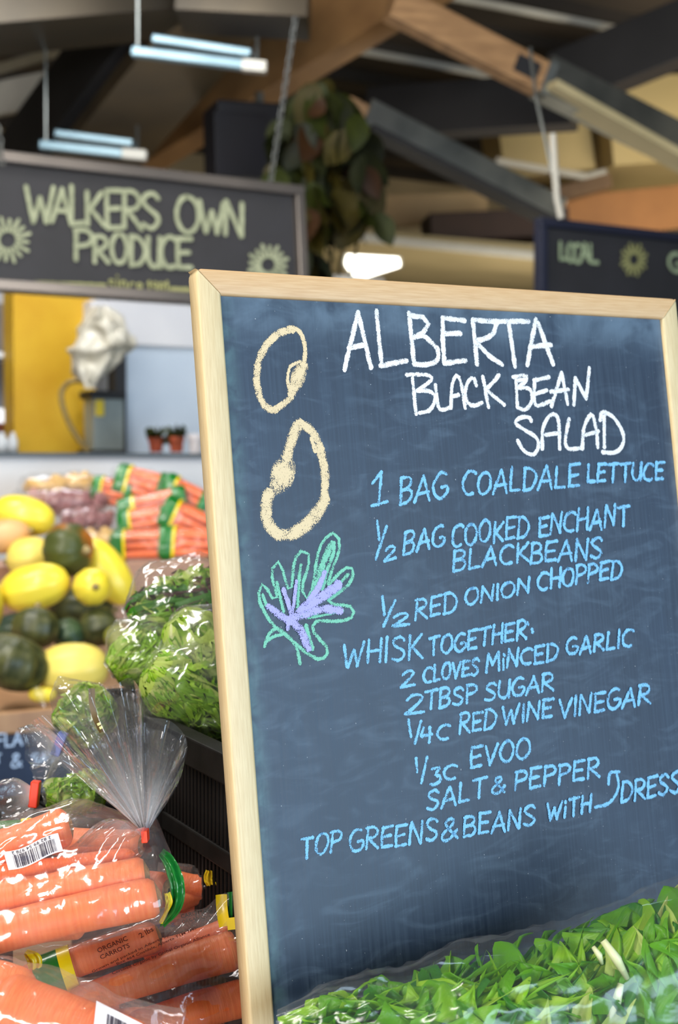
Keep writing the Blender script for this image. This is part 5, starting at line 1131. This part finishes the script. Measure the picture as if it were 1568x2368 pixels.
# ================================================================== SHELF OF BAGGED ROOTS BEHIND
sh = empty('root_shelf', P(240, 1300, 3.6) - Z * 1.2, 'shelf with wooden lip and white back panel holding bagged roots', 'shelf')
s0 = P(300, 1300, 3.30)
def sf(u_, v_, z_): return Vector((s0.x, s0.y, 0)) + U * u_ + V * v_ + Z * (s0.z + z_)
M_lip = mat('shelf_lip_wood', sr(168, 126, 104), sr(182, 140, 116), 5, .55)
MB().box(sf(0, 0, -.07), U * 1.3, V * .012, Z * .07, bev=.003).obj('front_lip', M_lip, sh)
MB().box(sf(0, .26, -.03), U * 1.3, V * .26, Z * .010).obj('shelf_board', M_lip, sh)
for a in (-1.28, 1.28): MB().box(sf(a, .3, -.66), U * .015, V * .26, Z * .6).obj('side_panel', M_white, sh)
bkp = P(235, 1056, 4.02); 
MB().box(Vector((bkp.x, bkp.y, 0)) + Z * (bkp.z - .24), U * 1.6, V * .015, Z * .24).obj('back_panel', M_white, sh)
MB().box(Vector((bkp.x, bkp.y, 0)) + Z * (bkp.z + .004) + V * .06, U * 1.6, V * .10, Z * .006).obj('counter_edge', mat('counter_dark', sr(58, 66, 72), sr(70, 78, 84), 5, .4), sh)
# bagged potatoes: every potato an object of its own
def pot_mesh(seed, m):
    bm = bmesh.new(); bmesh.ops.create_icosphere(bm, subdivisions=2, radius=1)
    for v in bm.verts: v.co = Vector((v.co.x * 1.25, v.co.y, v.co.z * .88)) * (1 + .12 * noise.noise(v.co * 1.3 + Vector((seed, 0, 0))))
    me = bpy.data.meshes.new('potato'); bm.to_mesh(me); bm.free()
    for p in me.polygons: p.use_smooth = True
    me.materials.append(m); return me
M_py = mat('potato_yellow', sr(196, 154, 84), sr(212, 172, 100), 50, .5); M_pr = mat('potato_purple', sr(128, 74, 78), sr(150, 96, 92), 50, .45); M_pp = mat('potato_rose', sr(166, 108, 96), sr(182, 126, 108), 50, .45)
def potato_bag(cx, cy, d, wpx, hpx, m, label, glabel, n=34, rp=.014, seed=0):
    Wd, Hd = wpx / F * d / 2, hpx / F * d / 2; me = [pot_mesh(seed + i, m) for i in range(3)]; rr = random.Random(seed)
    c = P(cx, cy, d); e = empty('potato_bag', c - Z * Hd, label, 'bag'); first = None
    for k in range(n):
        a = rr.uniform(0, 2 * math.pi); q = math.sqrt(rr.random()); x, z = math.cos(a) * q, math.sin(a) * q
        o = link('potato', me[k % 3]); o.location = c + U * x * (Wd - rp * .8) + Z * z * (Hd - rp * .8) - V * (.05 * math.sqrt(max(0, 1 - q * q)) * rr.uniform(.6, 1)) ; s_ = rp * rr.uniform(.8, 1.2); o.scale = (s_,) * 3; o.rotation_euler = (rr.uniform(0, 6), rr.uniform(0, 6), rr.uniform(0, 6))
        tag(o, glabel, 'potato', glabel.replace('potato ', 'potatoes ', 1).replace('small ', ''))
    rows = []
    for i in range(25):
        ph = math.pi * i / 24; row = []
        for j in range(36):
            a = 2 * math.pi * j / 36; w_ = 1 + .10 * noise.noise(Vector((math.cos(a) * 3, math.sin(a) * 3, ph * 3 + seed)))
            row.append(c + U * math.cos(ph) * (Wd + .006) * w_ + (Z * math.sin(a) * (Hd + .006) + V * math.cos(a) * .07) * max(.05, math.sin(ph)) ** .6 * w_)
        rows.append(row)
    mb = MB(); mb.grid(rows, 0, True); mb.obj('bag_film', film_far, e, True)
potato_bag(105, 1126, 3.72, 108, 60, M_py, 'bag of yellow potatoes at the top left of the shelf', 'yellow potato in the top left bag', 30, .016, 1)
potato_bag(178, 1122, 3.76, 92, 56, M_py, 'second bag of yellow potatoes right of the first on top', 'yellow potato in the second top bag', 26, .016, 2)
potato_bag(165, 1160, 3.60, 176, 66, M_pr, 'upper bag of purple potatoes on the shelf', 'purple potato in the upper purple bag', 46, .014, 3)
potato_bag(198, 1202, 3.52, 140, 56, M_pr, 'lower bag of purple potatoes above the leaning squash', 'purple potato in the lower purple bag', 38, .014, 4)
potato_bag(222, 1246, 3.42, 120, 52, M_py, 'lowest bag of small yellow potatoes behind the striped squash', 'small yellow potato in the lowest bag', 36, .012, 5)
potato_bag(75, 1160, 3.62, 80, 60, M_pp, 'bag of rose potatoes at the left end of the purple ones', 'rose potato in the left end bag', 22, .014, 6)
# far bags of carrots
M_carf = mat('far_carrot_skin', sr(226, 96, 52), sr(238, 120, 74), 60, .4)
def far_carrot_bag(cx, cy, d, w_, ang, label, glabel, seed):
    rr = random.Random(seed); c = P(cx, cy, d); a = math.radians(ang); X = (RT * math.cos(a) + UP * math.sin(a)).normalized(); L_ = w_ / F * d / 2; caps = []
    up = FW.cross(X).normalized(); up = up if up.z > 0 else -up
    for k in range(6):
        o_ = up * ((k % 3) - 1) * .021 * 1.0 + FW * (.012 if k > 2 else -.012) + up * (.008 if k > 2 else 0); fl = rr.choice((-1, 1)); p0 = c + o_ - X * L_ * fl; p1 = c + o_ + X * L_ * fl * rr.uniform(.8, 1)
        carrot(p0, p1, .0125, .0075, glabel, glabel.replace('carrot ', 'carrots ', 1), 2, n=12, seg_=10); caps.append((p0, p1, .0125, .0075))
    e = empty('carrot_bag', c - Z * .035, label, 'bag'); fl = Film(c - X * (L_ + .02), c + X * (L_ + .02), caps, .003, 30, 40, .0016, seed, .03, (.01, .01)); fl.build('bag_film', film_far, e)
    fl.patch('green_printed_band', M_green, e, .10, .27, 0, 1, .001, 4, 40); fl.patch('green_printed_band', M_green, e, .78, .93, 0, 1, .001, 4, 40)
    fl.patch('yellow_printed_band', M_yel, e, .27, .31, 0, 1, .0012, 2, 40)
    return e
for i, (cx, cy, d, w_, an, lb) in enumerate([(325, 1120, 3.66, 120, -8, 'topmost far carrot bag with green ends'), (258, 1142, 3.66, 70, -10, 'far carrot bag at the upper left of its stack'), (352, 1176, 3.58, 150, 3, 'far carrot bag in the second row, left'),
        (425, 1150, 3.64, 100, -20, 'far carrot bag in the second row, right'), (335, 1213, 3.50, 120, 4, 'far carrot bag in the third row, left'), (436, 1208, 3.50, 120, -16, 'far carrot bag in the third row, right'),
        (325, 1262, 3.40, 128, 2, 'far carrot bag in the bottom row on the wooden lip, left'), (440, 1258, 3.40, 140, -12, 'far carrot bag in the bottom row on the wooden lip, right')]):
    far_carrot_bag(cx, cy, d, w_ * (.92 + .05 * (i * 3 % 4)), an + (i * 7 % 5 - 2) * 4, lb, 'far carrot in the ' + lb.split('far carrot bag ')[-1] if 'far carrot bag ' in lb else 'far carrot in the topmost bag', 40 + i)
# ================================================================== KITCHEN BEHIND THE COUNTER
kd = 5.4
def kb(name, x0, y0, x1, y1, d, th, m, label=None, cat=None, parent=None, bev=.004):
    """box whose face (parallel to the shop's U axis) spans the two pixels at depth d"""
    c = P((x0 + x1) / 2, (y0 + y1) / 2, d); w_ = (x1 - x0) / F * d / 2 / math.cos(TH) * 1.0; h_ = (y1 - y0) / F * d / 2
    o = MB().box(c + V * th / 2, U * w_, V * th / 2, Z * h_, bev=bev).obj(name, m, parent)
    if label: tag(o, label, cat)
    return o
kb('kitchen_wall', -250, 600, 900, 1500, 6.9, .1, mat('kitchen_white', sr(186, 186, 190), sr(204, 204, 206), 1.5, .6), 'white kitchen wall seen between the large sign and the counter', 'wall')
M_och = mat('ochre_plaster', sr(190, 142, 6), sr(212, 170, 36), 5, .6, lo=.3, hi=.75)
kb('pillar', 43, 560, 213, 1060, 5.3, .12, M_och, 'mottled ochre yellow pillar behind the counter', 'pillar')
kb('cold_cabinet', 292, 800, 560, 1056, 5.5, .25, mat('cabinet_white', sr(176, 188, 202), sr(190, 200, 212), 2, .3), 'glossy pale blue-white cabinet right of the black post', 'cabinet')
kb('overhead_panel', 228, 705, 560, 802, 5.45, .2, mat('soft_white', sr(190, 190, 196), sr(208, 206, 208), 2, .5), 'soft white overhead panel under the large sign', 'panel')
kb('post', 268, 806, 292, 1056, 5.35, .08, M_dark, 'black upright post left of the pale cabinet', 'post')
ma = empty('drink_dispenser', P(245, 1050, 5.2), 'glass dispenser with dark lid between the ochre pillar and the black post', 'dispenser')
kb('lid', 214, 903, 290, 922, 5.2, .12, M_dark, parent=ma); kb('glass_tank', 220, 922, 284, 1046, 5.22, .10, mat('tank_glass', sr(120, 130, 130), sr(150, 160, 158), 4, .15), parent=ma)
kb('yellow_sticker', 222, 925, 240, 962, 5.19, .005, M_yel, parent=ma); kb('base', 214, 1040, 290, 1052, 5.18, .14, M_dark, parent=ma)
hp = catmull([(222, 888), (190, 880), (160, 884), (143, 905), (144, 935), (158, 975), (178, 1010), (205, 1045)], 8)
tag(MB().tube([P(x, y, 5.15) for x, y in hp], [.009 + .0015 * (i % 2) for i in range(len(hp))], 8).obj('spray_hose', mat('hose_grey', sr(140, 118, 70), sr(160, 138, 90), 40, .35, metal=.4), None, True), 'grey coiled spray hose arching in front of the ochre pillar', 'hose')
# crumpled translucent bag hanging by the pillar
rows = []
for i in range(40):
    t = i / 39; row = []; cx = 232 + 12 * math.sin(t * 5) - (12 if t > .5 else 0); hw = (14 + 50 * math.sin(math.pi * min(1, t * 1.05)) ** .8) * (1 if t < .8 else 1)
    for j in range(60):
        a = 2 * math.pi * j / 60; w_ = 1 + .35 * noise.noise(Vector((math.cos(a) * 2.2, math.sin(a) * 2.2, t * 5))) + .12 * noise.noise(Vector((math.cos(a) * 7, math.sin(a) * 7, t * 14)))
        row.append(P(cx + hw * math.cos(a) * w_, 708 + 190 * t, 5.05 + .07 * math.sin(a) * w_))
    rows.append(row)
mb = MB(); mb.grid(rows, 0, True); tag(mb.obj('crumpled_bag', mat('hanging_plastic', sr(186, 178, 158), sr(206, 200, 186), 12, .35, bump=.5, bscale=20), None, True), 'crumpled whitish plastic bag hanging at the corner of the ochre pillar', 'bag')
# pots on the counter
M_ter = mat('terracotta', sr(150, 62, 34), sr(166, 74, 42), 20, .7)
def pot(px, py, d, wpx, hpx, label, m, name='plant_pot', herb=True):
    w_ = wpx / F * d / 2; h_ = hpx / F * d; b_ = P(px, py, d); t = empty(name, b_, label, 'plant pot' if herb else 'cup'); n = 20
    prof = [(0, 0), (w_ * .72, 0), (w_ * .9, h_ * .75), (w_ * 1.02, h_ * .75), (w_ * 1.02, h_), (w_ * .9, h_), (w_ * .85, h_ * .7), (0, h_ * .7)]
    rows = [[b_ + RT * r_ * math.cos(2 * math.pi * k / n) + Vector((0, 1, 0)) * r_ * math.sin(2 * math.pi * k / n) + Z * z_ for k in range(n)] for r_, z_ in prof]
    mb = MB(); mb.grid(rows, 0, True); mb.obj('pot' if herb else 'cup_body', m, t, False)
    if herb:
        mb = MB()
        for k in range(60):
            a = R.uniform(0, 6.28); q = R.random() * w_ * 1.1; c = b_ + Vector((math.cos(a) * q, math.sin(a) * q, h_ * R.uniform(.8, 1.45))); mb.grid([[c + v * .16 + Vector((0, 0, 0)) for v in r] for r in [[Matrix.Rotation(a, 3, 'Z') @ Matrix.Rotation(k, 3, 'X') @ v for v in rw] for rw in leaf_blade(.16, .12, .2, 3)]])
        o = mb.obj('foliage', M_pl[0], t, True); o['kind'] = 'stuff'
pot(361, 1046, 4.9, 38, 34, 'small terracotta herb pot, the left of two on the counter', M_ter); pot(408, 1046, 4.9, 38, 36, 'small terracotta herb pot, the right of two on the counter', M_ter)
pot(452, 1048, 4.9, 36, 44, 'white cup on the counter beside the herb pots', mat('cup_white', sr(214, 206, 206), sr(224, 216, 216), 5, .4), 'cup', False)
# left of the pillar: shelves and kettles
kb('steel_shelf', -90, 812, 38, 826, 5.3, .25, mat('shelf_white', sr(214, 218, 226), sr(222, 226, 232), 5, .3), 'white shelf edge left of the ochre pillar', 'shelf')
kb('steel_cupboard', -90, 700, 45, 808, 5.5, .2, mat('brown_grey', sr(120, 112, 106), sr(140, 130, 122), 3, .5), 'brown grey cupboard at the left edge under the large sign', 'cupboard')
kb('hood', -90, 828, 38, 940, 5.6, .2, mat('hood_grey', sr(112, 112, 118), sr(150, 150, 156), 1.5, .35), 'grey steel hood below the white shelf edge', 'hood')
kb('light_strip', -90, 944, 38, 976, 5.5, .05, mat('lit_white', sr(235, 238, 245), emit=(.9, .95, 1, 1), estr=1.0), 'bright lit strip at the left edge above the jars', 'lamp')
kb('red_ledge', -90, 978, 38, 998, 5.4, .15, mat('red_brown', sr(110, 56, 40), sr(120, 62, 46), 3, .5), 'red brown ledge under the lit strip', 'ledge')
for i, (px, r_) in enumerate([(4, 15), (30, 12)]):
    b_ = P(px, 1050, 5.1); s_ = 5.1 / F; prof = [(0, 0), (r_ * .9, 0), (r_, 18), (r_ * .9, 34), (r_ * .45, 44), (r_ * .5, 50), (0, 50)]
    rows = [[b_ + RT * r2 * s_ * math.cos(k * math.pi / 9) + Vector((0, 1, 0)) * r2 * s_ * math.sin(k * math.pi / 9) + Z * z_ * s_ for k in range(18)] for r2, z_ in prof]
    mb = MB(); mb.grid(rows, 0, True); tag(mb.obj('jar', mat('jar_white', sr(196, 198, 200), sr(210, 212, 214), 5, .3), None, True), ['white rounded jar at the left edge on the counter', 'smaller white jar against the ochre pillar'][i], 'jar')
# low black tray that carries the taped sprout bags, left of the crate
tc = P(105, 1895, 1.27); tz = tc.z
tray = empty('produce_tray', Vector((tc.x, tc.y, TZ)), 'low black tray under the taped sprout bags, behind the tied carrot bag', 'tray')
for i in range(6): MB().box(Vector((tc.x, tc.y, tz - .008)) + U * (-.055 + .022 * i), U * .0095, V * .09, Z * .004, bev=.001).obj('slat', M_crate, tray)
for a in (-1, 1):
    MB().box(Vector((tc.x, tc.y, tz - .010)) + V * .092 * a, U * .07, V * .004, Z * .012, bev=.001).obj('rim', M_crate, tray)
    MB().box(Vector((tc.x, tc.y, tz - .010)) + U * .072 * a, U * .004, V * .092, Z * .012, bev=.001).obj('rim', M_crate, tray)
    for b_ in (-1, 1): MB().box(Vector((tc.x, tc.y, (tz - .02 + TZ) / 2)) + U * .066 * a + V * .086 * b_, U * .006, V * .006, Z * (tz - .02 - TZ) / 2, bev=.001).obj('leg', M_crate, tray)
